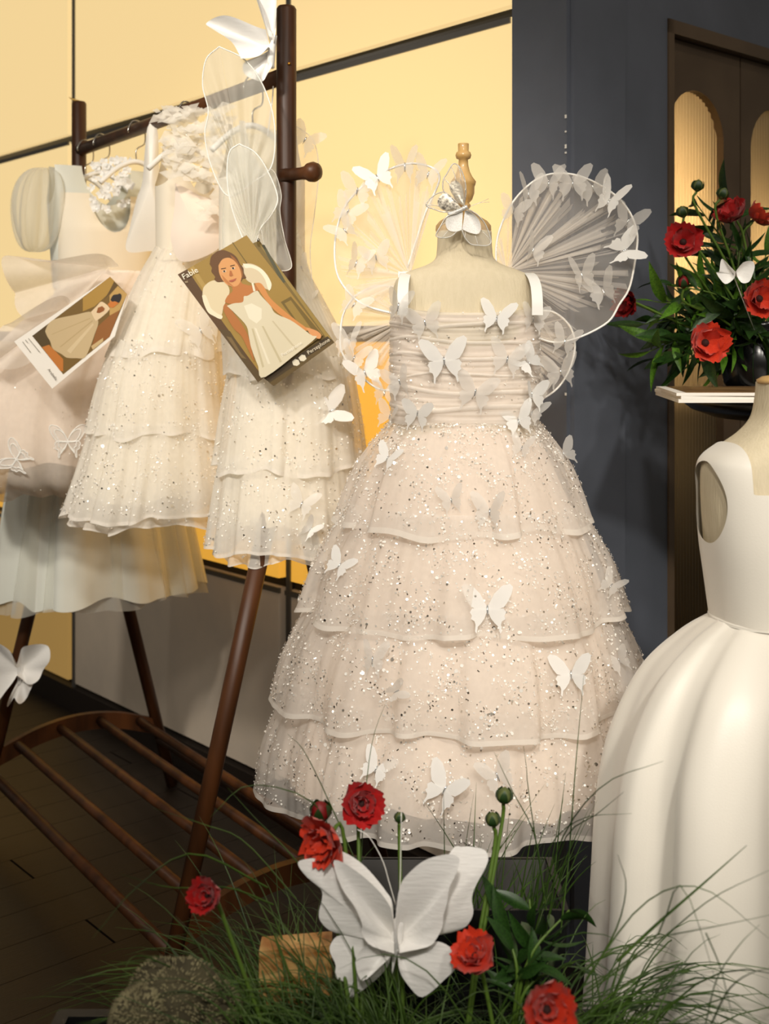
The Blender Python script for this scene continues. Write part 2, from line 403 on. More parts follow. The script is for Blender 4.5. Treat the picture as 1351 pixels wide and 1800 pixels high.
def sequins(vf, n, seed, size=(.0008, .0019), rods=.25, lift=.0018, clump=True, zr=None, keep=.915):
    rr = random.Random(seed); v = np.array([tuple(p) for p in vf[0]]); f = vf[1][:int(len(vf[1])*keep)]
    V, Fc = [], []; cnt = 0; tries = 0; ctr = v.mean(0)
    while cnt < n and tries < n*6:
        tries += 1
        q = f[rr.randrange(len(f))]; a, b, c = (Vector(v[q[k]]) for k in (0, 1, 2)); d = Vector(v[q[-1]])
        u, w_ = rr.random(), rr.random(); p = a+(b-a)*u+(d-a)*w_
        if zr and not (zr[0] < p.z < zr[1]): continue
        if clump:
            s = math.sin(p.x*61+seed)*math.sin(p.z*53+1.7*seed)+math.sin((p.x+p.z)*97)*.6
            if rr.random() > .55+.45*s: continue
        nr = (b-a).cross(d-a)
        if nr.length < 1e-12: continue
        nr.normalize()
        if nr.x*(p.x-ctr[0])+nr.y*(p.y-ctr[1]) < 0: nr = -nr
        p = p+nr*lift
        nr = (nr+Vector((rr.gauss(0, .36), rr.gauss(0, .36), rr.gauss(0, .36)))).normalized()
        s1 = nr.orthogonal().normalized(); s2 = nr.cross(s1); an = rr.uniform(0, 6.28)
        s1, s2 = s1*math.cos(an)+s2*math.sin(an), s2*math.cos(an)-s1*math.sin(an)
        base = len(V)
        if rr.random() < rods:
            l = rr.uniform(.0022, .0040); wd = .0007
            V += [p-s1*l/2-s2*wd, p+s1*l/2-s2*wd, p+s1*l/2+s2*wd, p-s1*l/2+s2*wd]; Fc.append((base, base+1, base+2, base+3))
        else:
            r = rr.uniform(*size)**1
            if rr.random() < .04: r *= 1.6
            V += [p+(s1*math.cos(k*pi/3)+s2*math.sin(k*pi/3))*r for k in range(6)]; Fc.append(tuple(base+k for k in range(6)))
        cnt += 1
    return V, Fc
# small butterfly appliques: four wings and a crystal body, several degrees of folding
UPW = [(0, 0), (.06, .16), (.22, .44), (.46, .66), (.70, .72), (.80, .62), (.74, .40), (.62, .18), (.50, .02), (.30, -.04), (.05, -.05)]
LOW = [(0, 0), (.25, -.03), (.48, -.02), (.56, -.14), (.50, -.24), (.53, -.34), (.42, -.40), (.39, -.50), (.41, -.70), (.36, -.76), (.32, -.56), (.22, -.46), (.10, -.30), (.03, -.12)]
def bfly_mesh(name, fold, wingmat, skew=0):
    V, Fc, mi = [], [], []
    for sgn in (1, -1):
        a = math.radians(fold+(skew if sgn > 0 else -skew))
        for pts, lift in ((UPW, 0), (LOW, .02)):
            n = len(V)
            cx, cz = sum(p[0] for p in pts)/len(pts), sum(p[1] for p in pts)/len(pts)
            def mp(x, z): return (sgn*x*math.cos(a), -x*math.sin(a)-lift-.12*math.sin(min(x, 1)*2.6), z)
            V.append(mp(cx, cz)); V += [mp(x, z) for x, z in pts]; m = len(pts)
            for k in range(m):
                q = (n, n+1+k, n+1+(k+1) % m); Fc.append(q if sgn > 0 else q[::-1]); mi.append(0)
    n = len(V)
    bv, bf = tube([(0, -.05, .14), (0, -.08, .05), (0, -.08, -.10), (0, -.05, -.24)], [.015, .04, .035, .012], 5)
    V += [tuple(p) for p in bv]; Fc += [tuple(i+n for i in q) for q in bf]; mi += [1]*len(bf)
    return mdata(name, V, Fc, [wingmat, M['crystal']], mi, True)
BF = {k: [bfly_mesh('butterfly_applique', f, M[m_], s) for f, s in ((12, 0), (30, 8), (48, -10), (22, 14))] for k, m_ in (('o', 'organza'), ('s', 'bflysatin'))}
def look_matrix(p, nrm, roll, size):
    """local -Y faces nrm, Z up rolled"""
    y = -Vector(nrm).normalized(); z = UP-y*UP.dot(y); z.normalize(); x = y.cross(z)
    m = Matrix((x, y, z)).transposed().to_4x4()
    return Matrix.Translation(p) @ m @ Matrix.Rotation(roll, 4, 'Y') @ Matrix.Scale(size, 4)
def add_bfly(parent, p, kind='o', width=.05, roll=None, nrm=None):
    nrm = nrm if nrm is not None else (Vector((0, 0, H))-p).normalized()
    nrm = nrm+Vector((R.uniform(-.3, .3), R.uniform(-.1, .1), R.uniform(-.05, .45)))
    roll = math.radians(roll) if roll is not None else R.uniform(-.6, .6)
    return inst('butterfly', R.choice(BF[kind]), look_matrix(p, nrm, roll, width/1.35), parent)
def ray_hit(bvh, px, py):
    o = Vector((0, 0, H)); d = (P(px, py, 1)-o).normalized(); h = bvh.ray_cast(o, d)
    return h[0], (h[1] if h[1] is None or h[1].dot(d) < 0 else -h[1])

# ------------------------------------------------------------------ centre mannequin and its tiered dress
MX, MY = P(816, 600, 1.8).x, 1.8
S1 = 1800/F*1e-3 if False else 1.8/F            # metres per pixel at the mannequin
def zy(y): return H-(y-HOR)*S1
def torso(prof, cx, cy, n=64, e=.8, rz=0):
    """prof: (z, rx, ry) with a softly squared section"""
    V = []
    for z, rx, ry in prof:
        for k in range(n):
            th = 2*pi*k/n; c, s = math.cos(th), math.sin(th)
            x = rx*math.copysign(abs(c)**e, c); y = ry*math.copysign(abs(s)**e, s)
            V.append((cx+x*math.cos(rz)-y*math.sin(rz), cy+x*math.sin(rz)+y*math.cos(rz), z))
    m = len(prof); up = prof[0][0] < prof[-1][0]
    Fc = [(i*n+k, i*n+(k+1) % n, (i+1)*n+(k+1) % n, (i+1)*n+k) for i in range(m-1) for k in range(n)]
    if not up: Fc = [q[::-1] for q in Fc]
    Fc += [tuple(range(n)), tuple((m-1)*n+k for k in range(n))]
    return V, Fc
def dense(prof, n):
    return [tuple(rings_at([tuple(p) for p in prof], i/(n-1))) for i in range(n)]
mq = empty('dress_form', (MX, MY, 0), 'cream linen dress form with turned wooden neck finial wearing fairy wings', 'mannequin')
prof1 = [(zy(408), .041, .041), (zy(438), .042, .042), (zy(455), .045, .045), (zy(466), .058, .049), (zy(476), .082, .056), (zy(486), .099, .062),
         (zy(500), .107, .067), (zy(530), .110, .074), (zy(580), .109, .080), (zy(660), .106, .078), (zy(735), .105, .076), (zy(800), .112, .08), (zy(900), .12, .085)]
obj('torso', torso(dense(prof1, 60), MX, MY), M['linen'], mq)
fp = [(9.4, 252.5), (9.6, 254), (9.4, 266), (12.5, 268), (14, 273), (12.5, 278.5), (8.2, 280.5), (8.6, 290), (11.5, 302), (16, 311), (22.3, 319.5), (21, 325.5), (19.6, 328), (19.4, 340), (15.5, 351), (10, 357), (12.6, 360), (13, 363), (10, 367), (15, 372), (29, 381), (42, 389), (48.5, 397), (49, 405), (46, 411), (36, 415)]
cx_ = P(814, 600, 1.8).x
obj('neck_finial', lathe([(r*S1, zy(y)) for r, y in fp], (cx_, MY), 40), M['wood'], mq)
obj('stand_pole', tube([(MX, MY, .03), (MX, MY, zy(890))], .016, 16), M['wood'], mq)
obj('stand_base', lathe([(.17, 0), (.17, .018), (.12, .03), (.03, .045), (.022, .09)], (MX, MY), 40), M['wood'], mq)

dress = empty('tiered_dress', (MX, MY, .47), 'blush white tiered tulle party dress with sequins and sewn butterflies on the winged form', 'dress')
# bodice: ruched tulle band around the torso
def bodice_fn(u, v):
    th = 2*pi*u; z = zy(545)+(zy(742)-zy(545))*v
    c, s = math.cos(th), math.sin(th); e = .8
    zz = z*1000
    rip = .0008*math.sin(zz*.50+2.2*math.sin(th*1.5+.4)+1.5*math.sin(th*3))+.0006*math.sin(zz*.93+1.7*math.sin(2*th+2))+.0008*math.sin(zz*1.7+3*math.sin(th+1))
    rx = .1125+rip+.002*(1-abs(2*v-1)); ry = .083+rip
    return Vector((MX+rx*math.copysign(abs(c)**e, c), MY+ry*math.copysign(abs(s)**e, s), z+.006*math.cos(2*th)*(1-v)))
bod = grid(bodice_fn, 160, 70, True)
obj('bodice', bod, M['tul_bod'], dress)
obj('bodice_lining', torso(dense([(zy(556), .1105, .079), (zy(640), .1095, .080), (zy(738), .1085, .079)], 8), MX, MY), M['blush'], dress)
# fine horizontal tucks laid over the bodice
for k in range(6):
    z0 = 570+k*29+R.uniform(-4, 4); w0 = R.uniform(.0018, .0034); ph = R.uniform(0, 6)
    def tuck(u, v, z0=z0, w0=w0, ph=ph):
        th = 2*pi*u; c, s = math.cos(th), math.sin(th); e = .8; o_ = .0012*math.sin(pi*v)
        return Vector((MX+(.1140+o_)*math.copysign(abs(c)**e, c), MY+(.0850+o_)*math.copysign(abs(s)**e, s), zy(z0+5*math.sin(th*2+ph)+2*math.sin(th*5+ph))-w0*2*(v-.5)))
    obj('tuck', grid(tuck, 120, 5, True), M['tul_bod'], dress)
for sx, px in ((-1, 706), (1, 932)):
    x = P(px, 0, 1.8).x
    pts = [(x, MY-.082, zy(556)), (x, MY-.080, zy(530)), (x-.001*sx, MY-.070, zy(505)), (x-.004*sx, MY-.045, zy(487)), (x-.006*sx, MY, zy(480)), (x-.004*sx, MY+.045, zy(487)), (x, MY+.08, zy(548))]
    pc = crom(pts, 24)
    V = [q+Vector((dx, 0, 0)) for q in pc for dx in (-.008, .008)]
    obj('strap', (V, [(2*i, 2*i+1, 2*i+3, 2*i+2) for i in range(23)]), M['ribbon'], dress)
cxs = [MX, MX-.003, MX-.006, MX-.010, MX-.014]
hems = [(zy(738), .1115, .083), (.884, .192, .175), (.752, .245, .215), (.622, .276, .232), (.480, .292, .240)]
lining = skirt([(z, cx, MY, rx*.90, ry*.90) for (z, rx, ry), cx in zip(hems[:4], cxs)]+[(.512, cxs[4], MY, .268, .218)], 0, 20, (.005, .03), 5, nv=20, nu=200)
obj('skirt_lining', lining, M['blush'], dress)
tiers = []
for k in range(1, 5):
    z0, rx0, ry0 = hems[k-1]; z1, rx1, ry1 = hems[k]
    top = (z0+(.03 if k > 1 else 0), cxs[k-1], MY, rx0*(.90 if k > 1 else 1), ry0*(.90 if k > 1 else 1))
    mid = (z0*.5+z1*.5+.01, (cxs[k-1]+cxs[k])/2, MY, (rx0*.45+rx1*.55)*(1.0 if k > 1 else 1.03), (ry0*.45+ry1*.55))
    rg = [top, mid, (z1, cxs[k], MY, rx1, ry1)]
    sk = skirt(rg, 0, [10, 11, 12, 12][k-1], (.010, .052), 30+k, nu=520, nv=22, hem=.004, sharp=2.0)
    tiers.append(sk)
    t = obj('tier', sk, M['tul_main'], dress)
    obj('hem_band', skirt(rg, 0, [10, 11, 12, 12][k-1], (.010, .052), 30+k, nu=520, nv=4, hem=.004, sharp=2.0, t0=.93, off=.003), M['tul_hem'], t)
    # loose over-pleats give the tier its vertical gathers
    obj('sequins', sequins(sk, [1900, 2500, 2800, 2800][k-1]*2, 50+k), M['sequin'], t, smooth=False, kind='stuff')
obj('sequins', sequins(bod, 700, 77, (.0008, .0018)), M['sequin'], dress, smooth=False, kind='stuff')
vv, ff = join(bod, *tiers); bv = BVHTree.FromPolygons([tuple(p) for p in vv], ff)
for px, py, k, wd, rl in ((686, 808, 's', 46, 20), (793, 880, 'o', 48, -10), (862, 900, 'o', 62, 0), (600, 995, 's', 48, 30), (855, 1070, 's', 78, 0), (655, 1158, 'o', 60, 6),
        (1003, 1185, 's', 66, -6), (665, 1350, 's', 56, 25), (783, 1385, 's', 74, 28), (872, 1362, 'o', 66, -20), (703, 1215, 'o', 46, 60), (1070, 1030, 'o', 44, 40), (1085, 1160, 'o', 44, -30), (915, 790, 'o', 44, 15), (985, 800, 'o', 46, -20),
        (700, 538, 'o', 58, 10), (748, 566, 'o', 60, -12), (872, 562, 's', 58, 10), (890, 632, 'o', 62, 12), (780, 633, 's', 74, -5), (835, 687, 'o', 66, 14), (706, 668, 'o', 56, -14), (735, 722, 's', 56, 8), (691, 730, 'o', 48, 20),
        (908, 742, 's', 58, -10), (932, 560, 'o', 50, 10), (925, 640, 's', 50, -40), (930, 690, 's', 54, 0), (930, 728, 'o', 50, 30)):
    h, nr = ray_hit(bv, px, py)
    if h is None: h, nr = P(px, py, 1.714), Vector((0, -1, 0))
    c = (Vector((0, 0, H))-h).normalized(); add_bfly(dress, h+nr*.004, k, wd*h.y/F, rl, (nr+c*1.3))

# ------------------------------------------------------------------ fairy wings worn by the centre form
def fairy_wing(root, out, par, ydepth, npleat, seed, name='wing_tulle', pleat=True, rmat='tul_wing', wire=.0018):
    """outline px list with depth; tulle sheet gathered at the root, pleats and wire edge"""
    rr = random.Random(seed); o3 = [P(x, y, ydepth(x, y)) for x, y in out]; r3 = P(root[0], root[1], ydepth(*root))
    def bend(r, s): return Vector((0, .006*math.sin(s*70)*(1-r)*r*3, 0))
    obj(name, wingfan(r3, o3, bend, 8, 120), M[rmat], par)
    obj('wire_edge', tube(crom(o3, 90), wire, 6), M['wire'], par)
    if pleat:
        dn = crom(o3, 400); V, Fc = [], []
        for k in range(npleat):
            i = rr.randrange(4, 396); p = dn[i]; L_ = rr.uniform(.6, .98); wd = rr.uniform(.0012, .0085)
            d = (dn[min(i+3, 399)]-dn[i-3]).normalized(); off = Vector((0, rr.uniform(-.008, .004), 0)); b = len(V)
            c_ = rr.choice((-1, 1))
            V += [r3.lerp(p, .03)-d*.0006+off, r3.lerp(p, L_)-d*wd*(1 if c_ > 0 else .2)+off, r3.lerp(p, min(.99, L_*rr.uniform(.9, 1.05)))+d*wd*(.2 if c_ > 0 else 1)+off, r3.lerp(p, .03)+d*.0006+off]; Fc.append((b, b+1, b+2, b+3))
        obj('gathered_pleats', (V, Fc), M['tul_pleat'], par, kind='stuff')
wgs = empty('fairy_wings', (MX, 1.93, 1.0), 'sheer tulle fairy wings edged in white wire with butterflies, worn by the centre form', 'fairy wings')
yd = lambda x, y: 1.915+abs(x-816)*.00022
fairy_wing((720, 485), [(716, 470), (745, 380), (772, 310), (735, 288), (690, 295), (640, 325), (605, 365), (589, 420), (592, 480), (618, 520), (650, 540), (700, 553)], wgs, yd, 70, 1)
fairy_wing((716, 560), [(700, 505), (660, 503), (625, 520), (604, 550), (598, 590), (602, 622), (628, 655), (662, 682), (692, 686), (712, 680)], wgs, lambda x, y: 1.925+abs(x-816)*.0002, 60, 2)
fairy_wing((890, 478), [(872, 470), (872, 430), (882, 392), (905, 350), (940, 317), (975, 305), (1020, 310), (1070, 335), (1103, 368), (1119, 408), (1117, 450), (1106, 505), (1088, 535), (1068, 566), (1020, 592), (975, 602), (935, 588), (905, 560)], wgs, yd, 130, 3)
fairy_wing((905, 580), [(930, 548), (970, 548), (1000, 572), (1010, 605), (1004, 640), (988, 672), (968, 692), (945, 702), (920, 690)], wgs, lambda x, y: 1.925+abs(x-816)*.0002, 70, 4)
obj('back_band', obox((MX-.10, 1.905, 1.18), (.2, 0, 0), (0, .006, 0), (0, 0, .09)), M['ribbon'], wgs)
for px, py, k, wd, rl in ((663, 312, 's', 62, -25), (628, 335, 'o', 58, 10), (612, 372, 'o', 56, 30), (606, 405, 'o', 52, -40), (712, 292, 'o', 62, 0), (752, 306, 'o', 56, 15), (626, 462, 'o', 56, 20), (660, 452, 'o', 52, -15), (622, 535, 'o', 50, 30), (614, 600, 'o', 58, 0), (622, 628, 'o', 50, 20), (640, 655, 's', 62, -20), (675, 690, 'o', 48, 10),
        (903, 370, 'o', 50, 15), (928, 340, 'o', 56, 0), (964, 322, 'o', 60, 8), (1006, 322, 'o', 62, 0), (1042, 330, 'o', 56, -10), (1070, 354, 's', 66, 25), (1102, 390, 'o', 62, 20), (1098, 440, 's', 62, 70), (1022, 484, 'o', 62, -10), (1060, 512, 'o', 64, -20), (936, 440, 'o', 56, 15), (985, 652, 'o', 60, -10), (992, 600, 'o', 52, 20), (950, 690, 's', 52, 10)):
    add_bfly(wgs, P(px, py, yd(px, py)-.008), k, wd*1.92/F, rl)

# silver butterfly clip on the neck
def Z4(pts, y): return [P(730+x/7.947, 230+q/7.947, y) for x, q in pts]
clipo = empty('butterfly_clip', P(805, 372, 1.745), 'silver glitter butterfly clip perched on the wooden neck finial', 'hair clip')
yc = 1.742
def tilt(pts, y, k): return [p+Vector((0, k*i_, 0)) for p, i_ in zip(Z4(pts, y), [0]*len(pts))]
cw = [('upper', (690, 1060), [(690, 1000), (712, 850), (702, 700), (655, 550), (605, 470), (545, 440), (500, 480), (440, 590), (400, 650), (385, 750), (415, 860), (560, 1000)], [(668, 1000), (672, 820), (625, 715), (550, 680), (480, 740), (505, 850), (600, 980)], 'silverd'),
      ('left', (640, 1080), [(600, 1010), (430, 865), (340, 858), (230, 920), (150, 1035), (260, 1090), (400, 1132), (560, 1110)], [(600, 1040), (470, 890), (380, 880), (310, 960), (330, 1060), (430, 1115), (560, 1100)], 'silverd'),
      ('low', (660, 1130), [(560, 1150), (430, 1210), (350, 1330), (285, 1465), (370, 1500), (490, 1480), (580, 1410), (645, 1390)], [(570, 1160), (440, 1215), (415, 1290), (440, 1375), (510, 1412), (600, 1405), (645, 1380)], 'silverw'),
      ('right', (690, 1120), [(725, 1105), (850, 1180), (950, 1290), (1010, 1420), (1045, 1565), (980, 1612), (860, 1608), (760, 1590), (680, 1500), (642, 1395)], [(710, 1120), (800, 1165), (880, 1260), (906, 1370), (862, 1450), (740, 1430), (645, 1385)], 'silverw')]
for nm, rt, outl, inn, mm in cw:
    dy = {'upper': .012, 'left': .004, 'low': -.006, 'right': -.012}[nm]
    def bend(r, s, dy=dy): return Vector((0, dy*r, 0))
    r3 = Z4([rt], yc)[0]
    wv = obj('wing', wingfan(r3, Z4(outl, yc), bend, 4), M['gauze'], clipo)
    obj('glitter_patch', wingfan(r3-Vector((0, .0015, 0)), Z4(inn, yc-.0015), bend, 4), M[mm], wv)
    oo = [p+Vector((0, dy, 0)) for p in Z4(outl, yc)]; veins = [tube(crom(oo, 40), .0009, 5)]
    for k in range(2, len(oo)-1, 2): veins.append(tube(crom([r3.lerp(oo[k], .62), r3.lerp(oo[k], .8)+Vector((.001, 0, .001)), oo[k]], 6), .0006, 4))
    obj('glitter_veins', join(*veins), M['silver'], wv)
bp = Z4([(450, 1165), (520, 1148), (580, 1125), (640, 1100), (690, 1075), (725, 1062)], yc-.003)
obj('body', tube(crom(bp, 22), [.0012+.0022*(1+.25*math.sin(i*2.2)) for i in range(22)], 8), M['silver'], clipo)
for e_ in ((1020, 948), (1030, 995)): obj('antenna', tube(crom(Z4([(740, 1065), (880, 1010), e_], yc), 8), .0004, 4), M['silver'], clipo)

# ------------------------------------------------------------------ right-hand form in a satin dress
NX, NY, NR = P(1398, 0, 1.46).x, 1.46, math.radians(11)
def zn(y): return H-(y-HOR)*1.46/F
m2 = empty('dress_form', (NX, NY, 0), 'cream linen dress form under the plain ivory satin dress', 'mannequin')
prof2 = [(zn(672), .044, .044), (zn(700), .045, .046), (zn(735), .051, .049), (zn(760), .068, .052), (zn(780), .090, .057), (zn(800), .110, .062), (zn(822), .117, .066), (zn(870), .116, .072), (zn(945), .111, .078), (zn(1010), .104, .078), (zn(1085), .0965, .075), (zn(1160), .11, .08)]
obj('torso', torso(dense(prof2, 60), NX, NY, 72, .72, NR), M['linen'], m2)
obj('neck_cap', lathe([(.046, zn(674)), (.047, zn(668)), (.040, zn(662)), (.02, zn(657)), (.012, zn(640)), (.016, zn(625)), (.008, zn(618))], (NX, NY), 32), M['wood'], m2)
obj('stand_pole', tube([(NX, NY, .03), (NX, NY, zn(1150))], .016, 16), M['wood'], m2)
obj('stand_base', lathe([(.16, 0), (.16, .018), (.12, .03), (.03, .045), (.022, .09)], (NX, NY), 40), M['wood'], m2)
d2 = empty('satin_dress', (NX, NY, .05), 'plain ivory satin dress with square neckline and wide pleated skirt', 'dress')
def loc2(p):
    q = p-Vector((NX, NY, 0)); c, s = math.cos(-NR), math.sin(-NR); return Vector((q.x*c-q.y*s, q.x*s+q.y*c, q.z))
bd = torso(dense([(z, rx+.0055, ry+.0055) for z, rx, ry in prof2[3:11]], 110), NX, NY, 240, .72, NR)
bd = (bd[0], bd[1][:-2])
def keep(p):
    q = loc2(p); ne = max(abs(q.x)-.090, zn(856)+.09*max(0, abs(q.x)-.03)*0-q.z)
    if abs(q.x) > .098:
        ah = ((q.y-.002)/.044)**2+((q.z-zn(878))/.050)**2-1
        return min(ne, ah*.03)
    return ne
b1 = clip(bd, keep)
obj('bodice', b1, M['satin'], d2)
d2r = [(zn(1082), NX, NY, .1045, .082), (.790, NX, NY, .142, .120), (.740, NX, NY, .186, .165), (.66, NX-.002, NY, .218, .195), (.57, NX-.003, NY, .230, .215), (.45, NX-.004, NY, .236, .222), (.30, NX-.005, NY, .244, .23), (.04, NX-.006, NY, .262, .25)]
def pleat_skirt():
    def fn(u, v):
        th = 2*pi*u; z, cx, cy, rx, ry = rings_at(d2r, v)
        w_ = math.sin(12*th+.7+.9*math.sin(3*th+1))+.35*math.sin(19*th+2); k = 1+(.022+.050*min(1, v*1.8))*(math.tanh(1.3*w_))
        x, y = rx*k*math.cos(th), ry*k*math.sin(th)
        return Vector((cx+x*math.cos(NR)-y*math.sin(NR), cy+x*math.sin(NR)+y*math.cos(NR), z))
    return grid(fn, 300, 60, True)
obj('skirt', pleat_skirt(), M['satin'], d2)
obj('waist_seam', torso([(zn(1080), .1045, .0825), (zn(1083), .1052, .0832), (zn(1086), .1045, .0825)], NX, NY, 90, .8, NR), M['satin'], d2)

# ------------------------------------------------------------------ clothes rack
RL, RR_, RZ = Vector((-.757, 2.92, 0)), Vector((-.174, 2.09, 0)), 1.63
RD = (RR_-RL).normalized(); RE = Vector((-RD.y, RD.x, 0))           # RE points to the panel wall
rack = empty('clothes_rack', ((RL+RR_)/2), 'dark walnut stained wooden clothes rack with A-frame legs and slatted shelf', 'clothes rack')
for b, topz in ((RL, 1.752), (RR_, 1.752)):
    V = lathe([(.0165, .90), (.0178, .93), (.0178, topz-.006), (.015, topz-.001), (.008, topz)], (b.x, b.y), 24)
    po = obj('post', V, M['walnut'], rack)
    for sgn in (-1, 1):
        obj('leg', tube([b+RE*sgn*.008+UP*.96, b+RE*sgn*.25+UP*.004], [.0165, .0145], 16), M['walnut'], rack)
    arc = crom([b-RE*.205+UP*.165, b-RE*.10+UP*.20, b+UP*.212, b+RE*.10+UP*.20, b+RE*.205+UP*.165], 20)
    V, Fc = [], []
    for p in arc:
        for dz, dx in ((-.02, -.009), (-.02, .009), (.02, .009), (.02, -.009)): V.append(p+UP*dz+RD*dx)
    for i in range(19):
        for k in range(4): Fc.append((4*i+k, 4*i+(k+1) % 4, 4*i+4+(k+1) % 4, 4*i+4+k))
    Fc += [(3, 2, 1, 0), (76, 77, 78, 79)]
    obj('stretcher', (V, Fc), M['walnut'], rack, smooth=False)
obj('screw_cap', tube([P(508, 112, 2.0745), P(508, 112, 2.0715)], .0028, 12), M['brass'], rack)
obj('rail', tube([RL-RD*.01+UP*RZ, RR_+RD*.01+UP*RZ], .0145, 20), M['walnut'], rack)
for k in (-.155, -.05, .05, .155):
    zz = .212-.9*k*k
    obj('slat', tube([RL+RE*k+UP*zz, RR_+RE*k+UP*zz], .0105, 12), M['walnut'], rack)
for k in (-.215, .215): obj('side_rail', tube([RL+RE*k+UP*.13, RR_+RE*k+UP*.13], .012, 12), M['walnut'], rack)
pk0 = P(498, 309, 2.08); pd = Vector((.80, -.55, .02)).normalized()
pts = [pk0+pd*x for x in (0, .02, .04, .052, .058, .068, .076, .079)]
obj('peg', tube(pts, [.0135, .0112, .0108, .0125, .0165, .0178, .0145, .006], 20), M['walnut'], rack)

def hanger(c, half, label, mat_='chrome', axis=None):
    """c: point on the rail; the arms lie across the rail"""
    ax = axis or RE; h = empty('clothes_hanger', c-UP*.09, label, 'hanger', 'hangers on the rack rail')
    pts = [c-UP*.075, c-UP*.045, c-UP*.03+ax*.019, c+UP*.0+ax*.0195, c+UP*.017+ax*.009, c+UP*.018-ax*.009, c-ax*.0195, c-UP*.008-ax*.0195]
    obj('hook', tube(crom(pts, 30), .0017, 8), M['chrome'], h)
    obj('arms', tube(crom([c-UP*.125-ax*half, c-UP*.088-ax*half*.5, c-UP*.072, c-UP*.088+ax*half*.5, c-UP*.125+ax*half], 22), .006, 8), M['ribbon'], h)
    return h
def rp(y, z=RZ):
    t = (2.92-y)/.83; p = RL.lerp(RR_, t); return Vector((p.x, p.y, z))
hp = [('pale satin dress with puffed sleeves', 2.80), ('white halter bodice ball gown', 2.63), ('feathered sequin dress', 2.42), ('dress at the near end of the rack', 2.19)]
for lb, y in hp: hanger(rp(y), .085, 'chrome hooked hanger carrying the '+lb, )
hanger(rp(2.885), .07, 'chrome hooked hanger pushed against the far rack post')
AX = math.atan2(RE.y, RE.x)

# dress A: pale satin, puffed sheer sleeves, longest hem
a0 = rp(2.80); dA = empty('hanging_dress', (a0.x, a0.y, .55), 'pale satin dress with puffed sheer sleeves and the longest hem, far end of the rack', 'dress', 'dresses hung on the rack')
def flat_bodice(c, zt, zb, hw_t, hw_b, dep, neck=.05, drop=.07, n=60, ruff=.0, arm=.03):
    """sleeveless bodice: oval tube with scooped neck and armholes cut out"""
    prof = [(zt-(zt-zb)*i/29, hw_t+(hw_b-hw_t)*i/29, dep*(.6+.4*min(1, i/10))) for i in range(30)]
    v, f = torso(prof, c.x, c.y, 96, .8, AX); f = f[:-2]
    def keep(p):
        q = p-Vector((c.x, c.y, 0)); x = q.dot(RE)
        nk = math.hypot(x/neck, (p.z-zt)/drop)-1
        ar = math.hypot((abs(x)-hw_t-.005)/arm, (p.z-zt+.02)/.085)-1
        return min(nk, ar)*.03
    return clip((v, f), keep)
obj('bodice', flat_bodice(a0, 1.565, 1.28, .135, .115, .055, .06, .09, arm=.02), M['pale'], dA)
obj('bodice_front', flat_bodice(a0+RD*.012, 1.50, 1.26, .118, .112, .07, .05, .09, arm=.01), M['ivory'], dA)
skA = skirt([(1.30, a0.x, a0.y, .105, .06), (1.1, a0.x, a0.y, .15, .085), (.85, a0.x-.01, a0.y, .20, .11), (.56, a0.x+.0, a0.y, .245, .135)], AX, 9, (.02, .11), 3, nu=240, nv=24, hem=.008, sharp=1)
obj('skirt', skA, M['pale'], dA)
obj('under_skirt', skirt([(1.2, a0.x, a0.y, .12, .07), (.85, a0.x, a0.y, .19, .10), (.545, a0.x+.01, a0.y-.0, .25, .12)], AX, 14, (.02, .07), 8, nu=200, nv=10), M['tul_pale'], dA)
for sg in (-1, 1):
    sc = a0+RE*sg*.140; sc.z = 1.46
    def puff(u, v, sc=sc, sg=sg):
        th = 2*pi*u; ph = pi*(v*.94+.03); r = math.sin(ph)**.7*(1+.10*math.sin(9*th+2*v)+.06*math.sin(17*th)+.10*math.sin(2*th+5*v))
        return sc+RE*(.058*r*math.cos(th)+sg*.02*v)+RD*.055*r*math.sin(th)+UP*.098*math.cos(ph)
    obj('puff_sleeve', grid(puff, 72, 20, True), M['tul_pale'], dA)
fl = []
for k in range(60):
    c = P(R.uniform(160, 232), R.uniform(278, 372), 2.68); sz = R.uniform(.006, .013)
    for j in range(5):
        an = j*2*pi/5+R.random(); d = Vector((math.cos(an), R.uniform(-.6, .0), math.sin(an)))*sz; sd = Vector((-d.z, 0, d.x))*.45
        fl.append(([c, c+d*.6+sd, c+d, c+d*.6-sd], [(0, 1, 2, 3)]))
obj('flower_trim', join(*fl), M['ribbon'], dA, kind='stuff')

# dress B: white halter bodice, blush ball-gown skirt pushed out
b0 = rp(2.63); dB = empty('hanging_dress', (b0.x, b0.y, .82), 'white halter bodice dress with a full blush tulle bubble skirt and lace butterflies', 'dress', 'dresses hung on the rack')
V = wingfan(P(268, 330, 2.535), [P(x, y, 2.535) for x, y in ((262, 218), (272, 216), (278, 240), (280, 300), (286, 360), (290, 430), (255, 442), (222, 440), (228, 400), (240, 350), (250, 320), (254, 270), (258, 230), (262, 218))], lambda r, s: Vector((0, -.02*(1-r*r), 0)), 6, 60)
obj('bodice', V, M['satin'], dB)
bs = b0-RE*.15
skB = skirt([(1.31, b0.x-.01, b0.y-.03, .09, .06), (1.22, b0.x-.06, b0.y-.06, .15, .10), (1.08, bs.x-.0, bs.y, .205, .135), (.95, bs.x-.015, bs.y-.01, .225, .15), (.87, bs.x-.02, bs.y-.01, .205, .14), (.835, bs.x-.02, bs.y-.01, .14, .10)], AX, 13, (.02, .06), 9, nu=240, nv=40, hem=.006, sharp=1)
obj('skirt', skB, M['tul_blush'], dB)
obj('skirt_lining', skirt([(1.31, b0.x-.01, b0.y-.03, .08, .05), (1.08, bs.x, bs.y, .18, .11), (.90, bs.x-.015, bs.y-.01, .19, .12)], AX, 8, (.01, .03), 10, nu=120, nv=12), M['blush'], dB)
